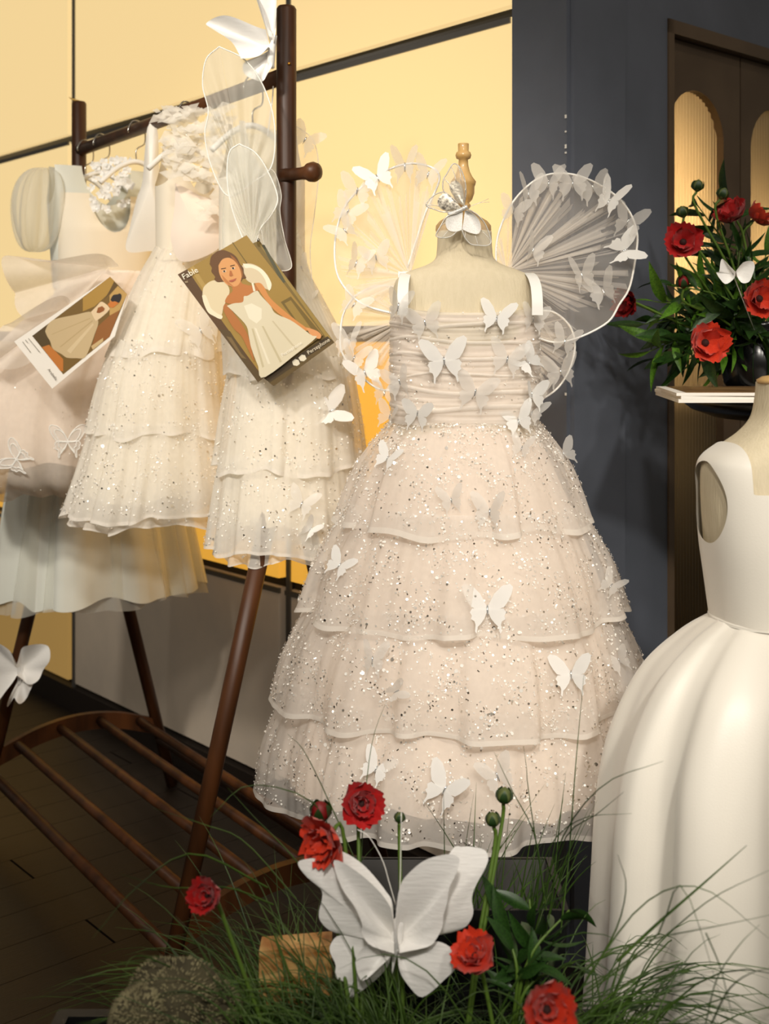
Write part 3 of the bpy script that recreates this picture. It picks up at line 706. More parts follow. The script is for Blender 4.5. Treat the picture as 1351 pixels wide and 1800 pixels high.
# layered flounce at the waist, left
obj('flounce', wingfan(P(190, 470, 2.46), [P(x, y, 2.42) for x, y in ((215, 470), (150, 455), (80, 450), (20, 462), (12, 480), (30, 520), (60, 560), (110, 540), (180, 500), (215, 475))], lambda r, s: Vector((.012*math.sin(s*17)*r, -.03*r+.02*math.sin(s*26)*r, .014*math.sin(s*23)*r)), 6, 80), M['tul_blush'], dB)
obj('flounce', wingfan(P(120, 540, 2.42), [P(x, y, 2.38) for x, y in ((130, 530), (60, 540), (10, 590), (-20, 640), (20, 650), (80, 600), (140, 550))], lambda r, s: Vector((.012*math.sin(s*17)*r, -.03*r+.02*math.sin(s*26)*r, .014*math.sin(s*23)*r)), 6, 80), M['tul_blush'], dB)
bvB = BVHTree.FromPolygons([tuple(p) for p in skB[0]], skB[1])
def lace_bfly(parent, px, py, size, roll):
    h, nr = ray_hit(bvB, px, py); mw = look_matrix(h+nr*.004, nr+Vector((0, -1.5, 0)), math.radians(roll), size); parts = []
    for sgn in (1, -1):
        for pts in (UPW, LOW):
            for k in (1, .72):
                parts.append(tube([mw @ Vector((sgn*x*k, -.05, z*k)) for x, z in crom2(pts)], .0011, 5, closed=True))
    lb = obj('lace_butterfly', join(*parts), M['ribbon'], parent)
    sh = [fill([mw @ Vector((sgn*x, -.03, z)) for x, z in pts]) for sgn in (1, -1) for pts in (UPW, LOW)]
    obj('lace_fill', join(*sh), M['organza'], lb)
def crom2(pts): return [(p.x, p.y) for p in crom([(x, z, 0) for x, z in pts], 26)]
lace_bfly(dB, 118, 775, .045, 0); lace_bfly(dB, 28, 806, .042, -60)
obj('sequins', sequins(skB, 160, 19, (.001, .0018), 0), M['sequin'], dB, smooth=False, kind='stuff')

# dress C: feathered bodice, sparkling tulle skirt in tiers
c0 = rp(2.42); cs = c0-RE*.055+RD*.02
dC = empty('hanging_dress', (cs.x, cs.y, .79), 'ivory sequin tulle dress with feathered blush bodice, in the middle of the rack', 'dress', 'dresses hung on the rack')
obj('bodice', flat_bodice(c0+RE*.012, 1.575, 1.32, .078, .075, .05, .045, .12), M['ivory'], dC)
obj('bodice_front', wingfan(P(345, 400, 2.32), [P(x, y, 2.31) for x, y in ((308, 322), (330, 332), (355, 345), (380, 348), (395, 340), (400, 400), (380, 440), (320, 460), (300, 420), (306, 370), (308, 322))], lambda r, s: Vector((0, -.02*(1-r*r), 0)), 5, 50), M['blush'], dC)
fe = []
for k in range(260):
    px, py = R.uniform(276, 405), R.uniform(190, 385)
    if px > 300 and py > 315 and px < 375: py = R.uniform(195, 310)
    if px < 300 and py > 230: continue
    c = P(px, py, R.uniform(2.25, 2.30)); an = R.uniform(-.9, .9)+(pi if R.random() < .5 else 0); L_ = R.uniform(.015, .045)
    d = Vector((math.cos(an), -.2, math.sin(an)*.8)).normalized()*L_; up = Vector((-d.z, 0, d.x))*.28
    fe.append(([c, c+d*.4+up-Vector((0, .006, 0)), c+d, c+d*.4-up-Vector((0, .006, 0))], [(0, 1, 2, 3)]))
obj('feather_trim', join(*fe), M['tul_white'], dC, kind='stuff')
def tierset(dr, spec, axis, mat_, seed, nseq, lin, folds=11, amp=(.012, .05)):
    tb = []
    for i, rg in enumerate(spec):
        sk = skirt(rg, axis, folds+i*2, amp, seed+i, nu=320, nv=18, hem=.006, sharp=1.5)
        t = obj('tier', sk, M[mat_], dr); tb.append(sk)
        obj('hem_band', skirt(rg, axis, folds+i*2, amp, seed+i, nu=320, nv=3, hem=.006, sharp=1.5, t0=.94, off=.003), M['tul_hem'], t)
        obj('sequins', sequins(sk, nseq[i], seed+40+i, (.0009, .0021), .35), M['sequin'], t, smooth=False, kind='stuff')
    obj('skirt_lining', skirt(lin, axis, folds, (.01, .03), seed+9, nu=160, nv=14), M['ivory'], dr)
    return tb
cc = lambda z, k, rx, ry: (z, c0.x+(cs.x-c0.x)*k, c0.y+(cs.y-c0.y)*k, rx, ry)
tc = tierset(dC, [[cc(1.40, -.6, .060, .05), cc(1.28, .2, .095, .08), cc(1.13, .8, .128, .105)],
                  [cc(1.16, .8, .118, .095), cc(1.06, 1, .142, .115), cc(.975, 1, .160, .125)],
                  [cc(1.00, 1, .150, .115), cc(.90, 1, .180, .132), cc(.818, 1.1, .202, .142)],
                  [cc(.90, 1, .16, .11), cc(.85, 1, .178, .12), cc(.800, 1.1, .188, .125)]], AX, 'tul_white', 200, [500, 1300, 2000, 300],
             [cc(1.39, -.6, .055, .045), cc(1.15, .8, .108, .085), cc(.98, 1, .14, .105), cc(.85, 1, .168, .118)])
vv, ff = join(*tc); bvC = BVHTree.FromPolygons([tuple(p) for p in vv], ff)
for px, py, k, wd in ((352, 420, 'o', 56), (372, 440, 's', 46), (352, 582, 'o', 62), (378, 574, 's', 46)):
    h, nr = ray_hit(bvC, px, py)
    if h: add_bfly(dC, h+nr*.004, k, wd*h.y/F, R.uniform(-30, 30), nr+Vector((0, -1.4, 0)))

# dress D: tiered sparkling dress at the near end
e0 = rp(2.19); es = e0+RE*.05+RD*.055
dD = empty('hanging_dress', (es.x, es.y, .77), 'white tiered sequin tulle dress with butterflies, at the near end of the rack', 'dress', 'dresses hung on the rack')
obj('bodice', flat_bodice(e0+RE*.02, 1.56, 1.27, .085, .085, .045, .05, .10), M['ivory'], dD)
sp = skirt([(1.545, e0.x+.01, e0.y-.02, .05, .03), (1.35, e0.x+.02, e0.y-.02, .075, .05), (1.12, es.x, es.y-.02, .10, .07)], AX, 7, (.04, .10), 44, nu=140, nv=14)
obj('overlay', sp, M['tul_pale'], dD)
dd = lambda z, k, rx, ry: (z, e0.x+(es.x-e0.x)*k, e0.y+(es.y-e0.y)*k, rx, ry)
td = tierset(dD, [[dd(1.30, .2, .085, .07), dd(1.18, .7, .11, .10), dd(1.095, 1, .125, .115)],
                  [dd(1.13, 1, .112, .105), dd(1.02, 1, .13, .125), dd(.925, 1, .142, .135)],
                  [dd(.955, 1, .132, .125), dd(.86, 1, .148, .14), dd(.785, 1, .156, .148)],
                  [dd(.85, 1, .13, .115), dd(.80, 1, .14, .125), dd(.768, 1, .142, .13)]], AX, 'tul_white', 300, [300, 1300, 1300, 200],
             [dd(1.30, .2, .08, .055), dd(1.1, 1, .10, .095), dd(.95, 1, .118, .11), dd(.83, 1, .128, .12)], 9)
vv, ff = join(*td); bvD = BVHTree.FromPolygons([tuple(p) for p in vv], ff)
for px, py, k, wd, rl in ((580, 722, 's', 66, 70), (530, 885, 'o', 52, 20), (545, 930, 's', 40, 40)):
    h, nr = ray_hit(bvD, px, py)
    p = h+nr*.006 if h else P(px, py, 2.14)
    add_bfly(dD, p, k, wd*p.y/F, rl, Vector((.1, -1, 0)))
# tulle wings hung from the rail end
wg2 = empty('fairy_wings', P(420, 300, 2.02), 'plain sheer tulle fairy wings hanging from the near end of the rack rail', 'fairy wings')
yk = lambda x, y: 2.02
fairy_wing((432, 330), [(385, 82), (362, 105), (356, 150), (366, 195), (360, 240), (374, 300), (402, 345), (445, 320), (478, 290), (482, 215), (462, 150), (430, 105), (385, 82)], wg2, yk, 40, 21, wire=.0011, rmat='tul_pale', pleat=False)
fairy_wing((443, 425), [(420, 253), (403, 268), (399, 310), (406, 360), (425, 415), (443, 442), (458, 402), (475, 380), (488, 348), (470, 300), (448, 268), (420, 253)], wg2, lambda x, y: 2.0, 30, 22, wire=.0011, rmat='tul_pale', pleat=False)
fairy_wing((470, 330), [(455, 300), (480, 300), (494, 340), (492, 372), (500, 420), (512, 470), (480, 470), (462, 420), (455, 360), (455, 300)], wg2, lambda x, y: 2.045, 20, 23, wire=.0006, rmat='tul_pale', pleat=False)
fairy_wing((512, 430), [(505, 215), (530, 228), (552, 250), (560, 300), (552, 380), (545, 440), (548, 520), (530, 560), (508, 540)], wg2, lambda x, y: 2.17, 20, 24, wire=.0006, rmat='tul_wing', pleat=False)
for px, py, wd, rl in ((536, 245, 52, 30), (530, 470, 44, -20), (540, 530, 40, 15)): add_bfly(wg2, P(px, py, 2.16), 'o', wd*2.16/F, rl)
obj('hanging_loop', tube(crom([P(470, 240, 2.05), P(478, 180, 2.08), P(480, 152, 2.10)], 10), .0012, 6), M['wire'], wg2)

# ------------------------------------------------------------------ printed cards
def z5(x, y): return 300+x/4.503, 400+y/4.503
def z6(x, y): return 20+x/6.141, 470+y/6.141
_mc = {}
def flatmat(c):
    if c not in _mc: _mc[c] = mat('print_ink_%d' % len(_mc), rgb(*c), .45)
    return _mc[c]
def card(label, corners, yf, thick, polys, conv, back='white'):
    """corners in the crop's pixels; polys: (colour, points) printed flat, later ones on top"""
    cs_ = [P(*conv(*c), yf(*conv(*c))) for c in corners]; n_ = Vector((0, 1, 0))
    cd = empty('photo_card', sum(cs_, Vector())/len(cs_), label, 'card')
    V = cs_+[c+n_*thick for c in cs_]; n = len(cs_)
    Fc = [tuple(range(n)), tuple(range(2*n-1, n-1, -1))]+[(i, (i+1) % n, n+(i+1) % n, n+i) for i in range(n)]
    obj('card_stock', (V, Fc), M[back], cd, smooth=False)
    V, Fc, mi, mats = [], [], [], []
    for k, (c, pts) in enumerate(polys):
        m_ = flatmat(c)
        if m_ not in mats: mats.append(m_)
        b = len(V); pp = [P(*conv(*q), yf(*conv(*q))) for q in pts]; 
        if len(pts) > 6: pp = crom(pp+[pp[0]], len(pp)*4)[:-1]
        V += [q-n_*(.00025+.00006*k) for q in pp]; Fc.append(tuple(range(b, b+len(pp)))); mi.append(mats.index(m_))
    if polys: obj('print', (V, Fc), mats, cd, smooth=False, midx=mi)
    return cd
def lettering(txt, a, b, yf, conv, colr, parent, serif=True, dy=.003):
    """text from crop pixel a to b"""
    cu = bpy.data.curves.new('lettering', 'FONT'); cu.body = txt; cu.size = 1; cu.resolution_u = 3
    o = bpy.data.objects.new('lettering', cu); C.objects.link(o); bpy.context.view_layer.update()
    me = bpy.data.meshes.new_from_object(o.evaluated_get(bpy.context.evaluated_depsgraph_get())); bpy.data.objects.remove(o)
    xs = [v.co.x for v in me.vertices]; x0, x1 = min(xs), max(xs)
    A, B = P(*conv(*a), yf(*conv(*a))), P(*conv(*b), yf(*conv(*b))); ux = (B-A); s = ux.length/(x1-x0); ux.normalize()
    ny = Vector((0, -1, 0)); uy = ux.cross(ny)*-1
    if ny.cross(ux).dot(uy) < 0: uy = -uy
    uy = (-ny).cross(ux)*-1
    V = [A+ux*(v.co.x-x0)*s+uy*v.co.y*s+ny*dy for v in me.vertices]
    Fc = [tuple(p.vertices) for p in me.polygons]
    obj('lettering', (V, Fc), flatmat(colr), parent, smooth=False)
ya = lambda x, y: 1.985+.00012*(x-450)
OL, OD, OB = (158, 128, 62), (112, 92, 44), (78, 62, 34)
girl = [(OL, [(55, 372), (600, 60), (1205, 850), (690, 1225)]),
    ((92, 66, 40), [(55, 372), (130, 330), (420, 760), (735, 1190), (690, 1225)]),
    ((176, 146, 80), [(150, 320), (180, 303), (330, 540), (300, 560)]),
    (OD, [(485, 120), (492, 116), (640, 330), (632, 334)]), (OD, [(870, 590), (950, 545), (1200, 850), (1130, 905), (1010, 780)]),
    ((150, 124, 62), [(900, 600), (950, 575), (1110, 800), (1060, 830)]),
    ((88, 70, 42), [(380, 800), (470, 820), (620, 1060), (735, 1190), (690, 1225)]),
    ((120, 98, 62), [(440, 860), (480, 870), (560, 1000), (600, 1040), (560, 1030)]),
    ((222, 206, 170), [(250, 540), (262, 470), (330, 420), (420, 430), (465, 490), (450, 560), (420, 620), (400, 700), (360, 700), (300, 670), (270, 610)]),
    ((238, 226, 196), [(248, 540), (275, 535), (300, 590), (320, 640), (370, 680), (410, 700), (395, 725), (340, 700), (295, 670), (262, 600)]),
    ((214, 198, 166), [(565, 300), (600, 285), (650, 290), (710, 320), (760, 370), (790, 430), (790, 490), (740, 480), (690, 440), (640, 440), (590, 400)]),
    ((240, 230, 204), [(570, 285), (610, 290), (660, 300), (720, 330), (770, 390), (798, 450), (780, 500), (765, 470), (745, 410), (700, 350), (640, 320), (590, 320)]),
    ((104, 70, 38), [(308, 290), (318, 235), (345, 205), (372, 186), (410, 178), (440, 184), (490, 208), (525, 240), (550, 290), (575, 320), (580, 360), (598, 400), (570, 405), (555, 425), (500, 440), (420, 430), (372, 432), (345, 410), (352, 390), (322, 350), (326, 320)]),
    ((150, 96, 48), [(470, 215), (510, 245), (545, 300), (570, 360), (560, 400), (535, 340), (510, 290)]),
    ((186, 118, 62), [(470, 430), (545, 420), (570, 445), (650, 460), (690, 440), (720, 480), (660, 520), (560, 600), (480, 605), (430, 590), (450, 540), (490, 500)]),
    ((216, 156, 98), [(378, 300), (410, 252), (465, 240), (515, 275), (548, 330), (560, 395), (540, 448), (502, 468), (450, 455), (408, 412), (384, 360)]),
    ((190, 124, 70), [(400, 370), (420, 420), (460, 456), (500, 468), (470, 440), (430, 400)]),
    ((226, 204, 176), [(410, 345), (428, 336), (442, 344), (430, 356), (414, 356)]), ((226, 204, 176), [(480, 322), (498, 312), (512, 320), (500, 332), (484, 332)]),
    ((40, 24, 14), [(416, 340), (430, 338), (432, 354), (418, 354)]), ((40, 24, 14), [(484, 316), (500, 314), (502, 330), (487, 330)]),
    ((62, 38, 20), [(398, 325), (438, 318), (438, 324), (400, 331)]), ((62, 38, 20), [(470, 302), (506, 294), (508, 300), (472, 308)]),
    ((176, 108, 60), [(468, 340), (482, 345), (494, 378), (478, 388), (464, 382)]),
    ((172, 92, 68), [(460, 420), (490, 412), (522, 400), (512, 420), (486, 432), (466, 430)]),
    ((176, 112, 58), [(430, 600), (415, 640), (440, 700), (500, 800), (560, 860), (610, 960), (660, 1060), (640, 960), (610, 850), (560, 760), (500, 680), (460, 620)]),
    ((206, 140, 78), [(665, 440), (710, 440), (745, 480), (790, 560), (900, 660), (1000, 740), (1080, 800), (1060, 815), (960, 750), (850, 680), (780, 610), (720, 530)]),
    ((214, 150, 96), [(1070, 790), (1110, 800), (1160, 820), (1190, 850), (1180, 880), (1140, 870), (1100, 840)]),
    ((216, 206, 178), [(445, 620), (500, 600), (570, 590), (580, 545), (610, 540), (680, 500), (715, 540), (790, 620), (830, 680), (960, 740), (1110, 850), (1150, 870), (1000, 995), (735, 1188), (690, 1090), (640, 960), (620, 870), (600, 780), (520, 690)]),
    ((232, 224, 200), [(580, 620), (640, 600), (720, 640), (720, 720), (680, 760), (620, 720)]),
    ((196, 184, 150), [(640, 800), (655, 800), (740, 1100), (725, 1110)]), ((196, 184, 150), [(720, 780), (735, 780), (880, 1060), (865, 1070)]), ((200, 188, 156), [(800, 740), (812, 738), (1000, 960), (988, 970)]),
    ((230, 222, 198), [(660, 790), (680, 800), (790, 1080), (770, 1080)]), ((234, 226, 200), [(640, 440), (655, 436), (672, 500), (655, 506)])]
rearp = [((120, 100, 52), [(560, 170), (700, 100), (1295, 910), (815, 1255)]), ((150, 126, 66), [(690, 120), (705, 112), (1270, 880), (1250, 900)]),
    ((84, 82, 60), [(720, 140), (740, 135), (910, 430), (880, 445)]),
    ((70, 56, 34), [(735, 1190), (1240, 860), (1295, 910), (815, 1255)]), ((96, 78, 44), [(780, 1230), (1270, 895), (1295, 910), (815, 1255)]),
    ((226, 218, 196), [(960, 1060), (985, 1040), (1012, 1050), (1022, 1078), (1000, 1095), (970, 1090)]), ((226, 218, 196), [(1010, 1030), (1035, 1005), (1062, 1010), (1075, 1040), (1052, 1058), (1025, 1055)])]
cdB = card('olive photo card printed with small white shoes, tucked behind the girl card', [(560, 170), (700, 100), (1295, 910), (815, 1255)], lambda x, y: ya(x, y)+.006, .0006, rearp, z5)
lettering('Persephone', (1092, 1004), (1262, 896), lambda x, y: ya(x, y)+.006, z5, (224, 214, 190), cdB)
obj('pin', tube([P(454, 422, 1.975), P(454, 422, 1.985)], .0028, 8), M['chrome'], cdB)
cdA = card('photo card of a girl in a white winged dress pinned on the sequin dress', [(55, 372), (600, 60), (1205, 850), (690, 1225)], ya, .0006, [(c, p) for c, p in girl if True], z5)
lettering('Fable', (108, 412), (222, 350), ya, z5, (244, 236, 214), cdA)
lettering('by', (122, 440), (140, 430), ya, z5, (210, 190, 150), cdA)
lettering('Persephone', (886, 1022), (1042, 920), ya, z5, (242, 236, 220), cdA)
obj('tulle_tie', lathe([(.0, -.0035), (.0035, 0), (.0, .0035)], (0, 0), 8), M['ribbon'], cdA).matrix_basis = W[cdA.name].inverted() @ Matrix.Translation(P(428, 433, 1.978))
yb = lambda x, y: 2.265+.0002*(x-120)
dressp = [((120, 92, 40), [(225, 740), (1065, 100), (1250, 290), (1060, 750), (560, 1155)]),
    ((176, 138, 62), [(640, 430), (1065, 100), (1150, 190), (900, 420), (760, 480)]), ((98, 74, 36), [(1060, 250), (1110, 150), (1150, 195), (1000, 350)]),
    ((196, 158, 92), [(1060, 300), (1150, 200), (1250, 290), (1170, 460), (1060, 560)]), ((150, 96, 44), [(930, 640), (1060, 520), (1170, 460), (1060, 750), (860, 880)]),
    ((206, 178, 128), [(860, 850), (990, 760), (990, 800), (880, 890)]), ((196, 120, 48), [(330, 860), (400, 830), (560, 990), (560, 1120), (530, 1120)]),
    ((84, 66, 32), [(225, 740), (390, 620), (420, 830), (330, 860)]),
    ((204, 180, 138), [(365, 690), (395, 620), (470, 560), (700, 510), (860, 480), (930, 560), (935, 620), (900, 720), (850, 860), (790, 975), (700, 980), (600, 975), (540, 935), (450, 880), (420, 800), (385, 740)]),
    ((188, 162, 118), [(430, 730), (440, 720), (850, 545), (850, 555)]), ((188, 162, 118), [(520, 860), (535, 860), (880, 580), (875, 570)]), ((218, 196, 156), [(600, 900), (640, 930), (890, 620), (880, 600)]),
    ((232, 206, 168), [(860, 480), (920, 420), (975, 370), (1055, 430), (1040, 480), (930, 570), (900, 560)]), ((150, 88, 38), [(920, 490), (935, 435), (980, 418), (1010, 445), (1000, 470), (950, 495)]),
    ((206, 122, 50), [(1040, 400), (1075, 360), (1130, 370), (1160, 385), (1100, 435), (1060, 430)]), ((40, 34, 34), [(1070, 350), (1100, 300), (1150, 290), (1165, 282), (1188, 295), (1185, 340), (1160, 380), (1120, 365), (1090, 370)])]
cdC = card('white bordered photo card of a cream gown pinned on the blush tulle skirt', [(30, 800), (1065, 100), (1250, 290), (1115, 745), (440, 1310)], yb, .0006, dressp, z6)
lettering('Arabella', (392, 1104), (482, 1222), yb, z6, (120, 112, 100), cdC)
fine = [fill([P(*z6(*q), 2.262+.0002*(z6(*q)[0]-120)) for q in ((a, b), (a+6, b-5), (c+6, d-5), (c, d))]) for a, b, c, d in ((180, 768, 302, 918), (118, 805, 200, 915), (148, 785, 170, 812))]
obj('small_print', join(*fine), flatmat((150, 142, 130)), cdC, smooth=False)

# ------------------------------------------------------------------ big paper butterflies
def Z8(pts, y): return [P(510+x/3.464, 1350+q/3.464, y) for x, q in pts]
pb = empty('paper_butterfly', P(690, 1745, 1.2), 'large white crepe paper butterfly on a wire among the grass and red flowers', 'paper butterfly')
YB = 1.20
def bw(name, rt, outl, lift, curl, y=YB):
    def bend(r, s): return Vector((0, -lift*r**1.3-curl*math.sin(pi*r)*.5+.0025*math.sin(s*9)*r, 0))
    obj(name, wingfan(Z8([rt], y)[0], Z8(outl, y), bend, 10), M['paper'], pb)
bw('upper_wing', (632, 1040), [(632, 1040), (622, 820), (580, 740), (500, 640), (430, 570), (340, 510), (270, 492), (150, 530), (62, 545), (55, 580), (110, 650), (188, 720), (195, 780), (175, 870), (190, 930), (260, 990), (430, 1028), (540, 1040), (632, 1040)], .005, .01)
bw('upper_wing_layer', (632, 1040), [(632, 1040), (622, 820), (592, 740), (520, 650), (420, 560), (320, 490), (270, 490), (320, 640), (400, 760), (440, 860), (435, 900), (450, 950), (500, 1000), (632, 1040)], .03, .012, YB-.004)
bw('lower_wing', (625, 1060), [(625, 1060), (430, 1010), (300, 1003), (250, 1050), (244, 1100), (278, 1170), (273, 1230), (292, 1252), (346, 1282), (362, 1372), (450, 1325), (540, 1252), (600, 1175), (625, 1060)], .008, .008, YB+.003)
bw('lower_wing_layer', (622, 1050), [(622, 1050), (500, 1010), (430, 1050), (400, 1110), (420, 1190), (455, 1216), (540, 1150), (612, 1085), (622, 1050)], .022, .008, YB-.003)
bw('upper_wing', (690, 1040), [(690, 1040), (850, 800), (980, 520), (1050, 497), (1100, 494), (1180, 508), (1206, 550), (1190, 610), (1130, 720), (1105, 800), (1116, 880), (1100, 940), (1060, 990), (960, 1026), (880, 1010), (690, 1040)], -.004, .004, YB+.004)
bw('upper_wing_layer', (662, 1045), [(662, 1045), (640, 900), (645, 780), (670, 650), (720, 580), (800, 510), (880, 475), (960, 459), (1010, 472), (1020, 500), (1000, 570), (960, 660), (945, 760), (925, 830), (920, 900), (880, 980), (830, 1022), (662, 1055)], .024, .014, YB-.002)
bw('lower_wing', (650, 1080), [(650, 1080), (680, 1058), (800, 1035), (900, 1020), (980, 1060), (1012, 1120), (1000, 1170), (930, 1240), (860, 1310), (790, 1352), (720, 1290), (665, 1200), (650, 1080)], .014, .01)
obj('body', tube(crom(Z8([(652, 915), (655, 940), (650, 1020), (640, 1090), (632, 1150), (620, 1255)], YB-.008), 24), [.003+.0032*math.sin(min(1, i/6)*pi/2)-(.0058*max(0, (i-10)/13)) for i in range(24)], 12), M['paper'], pb)
obj('wire', tube(crom(Z8([(652, 920), (668, 700), (672, 500), (676, 270)], YB), 14), .0005, 6), M['wire'], pb)
obj('wire', tube(crom(Z8([(640, 830), (600, 690), (560, 560), (480, 420), (410, 375)], YB+.01), 16), .0005, 6), M['wire'], pb)
obj('pick', tube([P(692, 1640, YB+.002), P(696, 1700, YB+.022), Vector((.013, YB+.028, .40))], .0012, 6), M['stem'], pb)
def crepe(label, y, polys, body):
    o = empty('paper_butterfly', P(*body[0], y), label, 'paper butterfly')
    for k, (rt, outl, lift) in enumerate(polys):
        def bend(r, s, lift=lift): return Vector((0, -lift*r+.006*math.sin(s*22)*r*(.3+r), 0))
        obj('wing', wingfan(P(*rt, y), [P(a, b, y) for a, b in outl], bend, 8, 70), M['paper'], o)
    obj('body', tube(crom([P(a, b, y-.006) for a, b in body], 12), [.003+.004*math.sin(pi*i/11) for i in range(12)], 10), M['paper'], o)
    return o
crepe('white crepe paper butterfly tied to the near rack post above the rail', 2.045,
      [((478, 85), [(484, 72), (470, 45), (455, 5), (442, -30), (448, -45), (480, -40), (488, 0), (487, 40), (484, 75)], .02),
       ((475, 85), [(470, 60), (445, 50), (405, 38), (375, 42), (366, 50), (385, 65), (410, 80), (425, 105), (430, 112), (455, 105), (474, 90)], .03),
       ((474, 95), [(474, 92), (440, 108), (428, 125), (440, 140), (455, 146), (468, 140), (480, 118), (474, 95)], .015)],
      [(484, 62), (478, 85), (476, 110), (480, 120)])
crepe('white crepe paper butterfly tied to the far rack leg', 2.70,
      [((36, 1180), [(34, 1165), (20, 1135), (-5, 1118), (-30, 1120), (-50, 1150), (-40, 1190), (-5, 1230), (20, 1205), (36, 1182)], .03),
       ((38, 1175), [(36, 1165), (45, 1135), (62, 1126), (90, 1130), (97, 1150), (82, 1172), (75, 1188), (55, 1195), (38, 1180)], .035),
       ((40, 1190), [(38, 1185), (26, 1212), (18, 1238), (30, 1222), (42, 1232), (55, 1215), (62, 1196), (40, 1188)], .02)],
      [(34, 1160), (36, 1180), (34, 1205)])
obj('cane_tip', tube([P(138, 180, 2.92), P(121, 171, 2.90)], [.006, .0006], 6), M['gold']); 
ct = bpy.data.objects['cane_tip']; ct.name = 'raffia_tuft'; tag(ct, 'small pale gold raffia tuft on top of the far rack post', 'tuft')

# ------------------------------------------------------------------ table, magazines
TX, TY, TZ = .755, 1.97, 1.064
tb = empty('side_table', (TX, TY, 0), 'tall round black table carrying magazines and a red bouquet', 'table')
obj('table_top', lathe([(.20, TZ-.034), (.235, TZ-.022), (.25, TZ-.010), (.25, TZ-.002), (.245, TZ)], (TX, TY), 64), M['glossblack'], tb)
obj('table_leg', lathe([(.03, .02), (.022, .1), (.02, TZ-.1), (.05, TZ-.033)], (TX, TY), 24), M['glossblack'], tb)
obj('table_base', lathe([(.2, 0), (.2, .012), (.06, .024), (.03, .03)], (TX, TY), 48), M['glossblack'], tb)
ma = P(1192, 700, 1.78); ma = Vector((ma.x, ma.y, TZ))
for k, (off, rot, th) in enumerate(((0, 0, .0055), (.004, .02, .005), (-.003, -.015, .0045))):
    z = TZ+sum((.0055, .005, .0045)[:k]); ux = Vector((math.cos(.03+rot), math.sin(.03+rot), 0)); uy = Vector((-math.sin(-.10+rot), math.cos(-.10+rot), 0))
    o_ = Vector((ma.x+off, ma.y, z))
    mg = empty('magazine', o_, ['white magazine at the bottom of the stack on the black table', 'white magazine in the middle of the stack on the black table', 'brown covered magazine on top of the stack on the black table'][k], 'magazine', 'magazines on the black table')
    obj('pages', obox(o_, ux*.21, uy*.27, UP*(th-.0007)), M['white'], mg, smooth=False)
    cv = obj('cover', obox(o_+UP*(th-.0007), ux*.21, uy*.27, UP*.0006), M['white'], mg, smooth=False)
    if k == 2: obj('cover_photo', obox(o_+UP*(th-.0002)+ux*.016+uy*.012, ux*.18, uy*.25, UP*.0004), M['cover'], cv, smooth=False)

# ------------------------------------------------------------------ flowers
def petal_mesh(m_, seed, cup=.35, ruff=.10):
    rr = random.Random(seed); ph = rr.uniform(0, 6)
    def fn(u, v):
        wdt = math.sin(pi*(.12+.76*v**.8))**.8*.52; x = (u-.5)*2*wdt
        return Vector((x, -cup*(v*v)*.9-cup*.5*(2*u-1)**2*v+ruff*v*math.sin(u*9+ph)*.5, v+.05*v*math.sin(u*13+ph)))
    v, f = grid(fn, 9, 7); return mdata('petal', v, f, M[m_])
PM = {c: [petal_mesh(c, i, .25+.1*i) for i in range(3)] for c in ('red', 'orange', 'darkred')}
def flower(label, p, nrm, rad, col, root, npet=(7, 6), group=None, openness=.25, stem=True):
    fw = empty('ranunculus', p, label, 'flower', group)
    n = Vector(nrm).normalized(); a = n.orthogonal().normalized(); b = n.cross(a); rr = random.Random(int(p.x*9973+p.z*7919))
    for ring, cnt in enumerate(npet):
        for k in range(cnt):
            an = 2*pi*(k+.5*ring)/cnt+rr.uniform(-.15, .15); out = (a*math.cos(an)+b*math.sin(an))
            up_ = (out+n*(openness+.35*ring+rr.uniform(-.1, .15))).normalized(); x = up_.cross(n).normalized(); y = -x.cross(up_) if False else up_.cross(x)
            if y.dot(n) > 0: y = -y; x = -x
            # local z = petal direction, local -y = flower face
            m = Matrix((x, y, up_)).transposed().to_4x4()
            s = rad*(1.0-.22*ring)*rr.uniform(.92, 1.06)
            inst('petal', rr.choice(PM[col]), Matrix.Translation(p+n*(.05*ring*rad)) @ m @ Matrix.Scale(s, 4), fw)
    if openness < .9:
        v = []
        for j in range(7):
            t = j/6; r = .16*rad*math.cos(t*pi/2)+.0003
            v += [p+n*(.12+.22*math.sin(t*pi/2))*rad+(a*math.cos(2*pi*k/12)+b*math.sin(2*pi*k/12))*r for k in range(12)]
        obj('flower_centre', (v, [(j*12+k, j*12+(k+1) % 12, (j+1)*12+(k+1) % 12, (j+1)*12+k) for j in range(6) for k in range(12)]), M['pollen'], fw)
    if stem and root is not None:
        obj('stem', tube(crom([p-n*.1*rad, p-n*rad*.9-UP*.01, (p-n*rad).lerp(root, .5)-UP*.01, root], 14), .0021, 7), M['stem'], fw)
    return fw
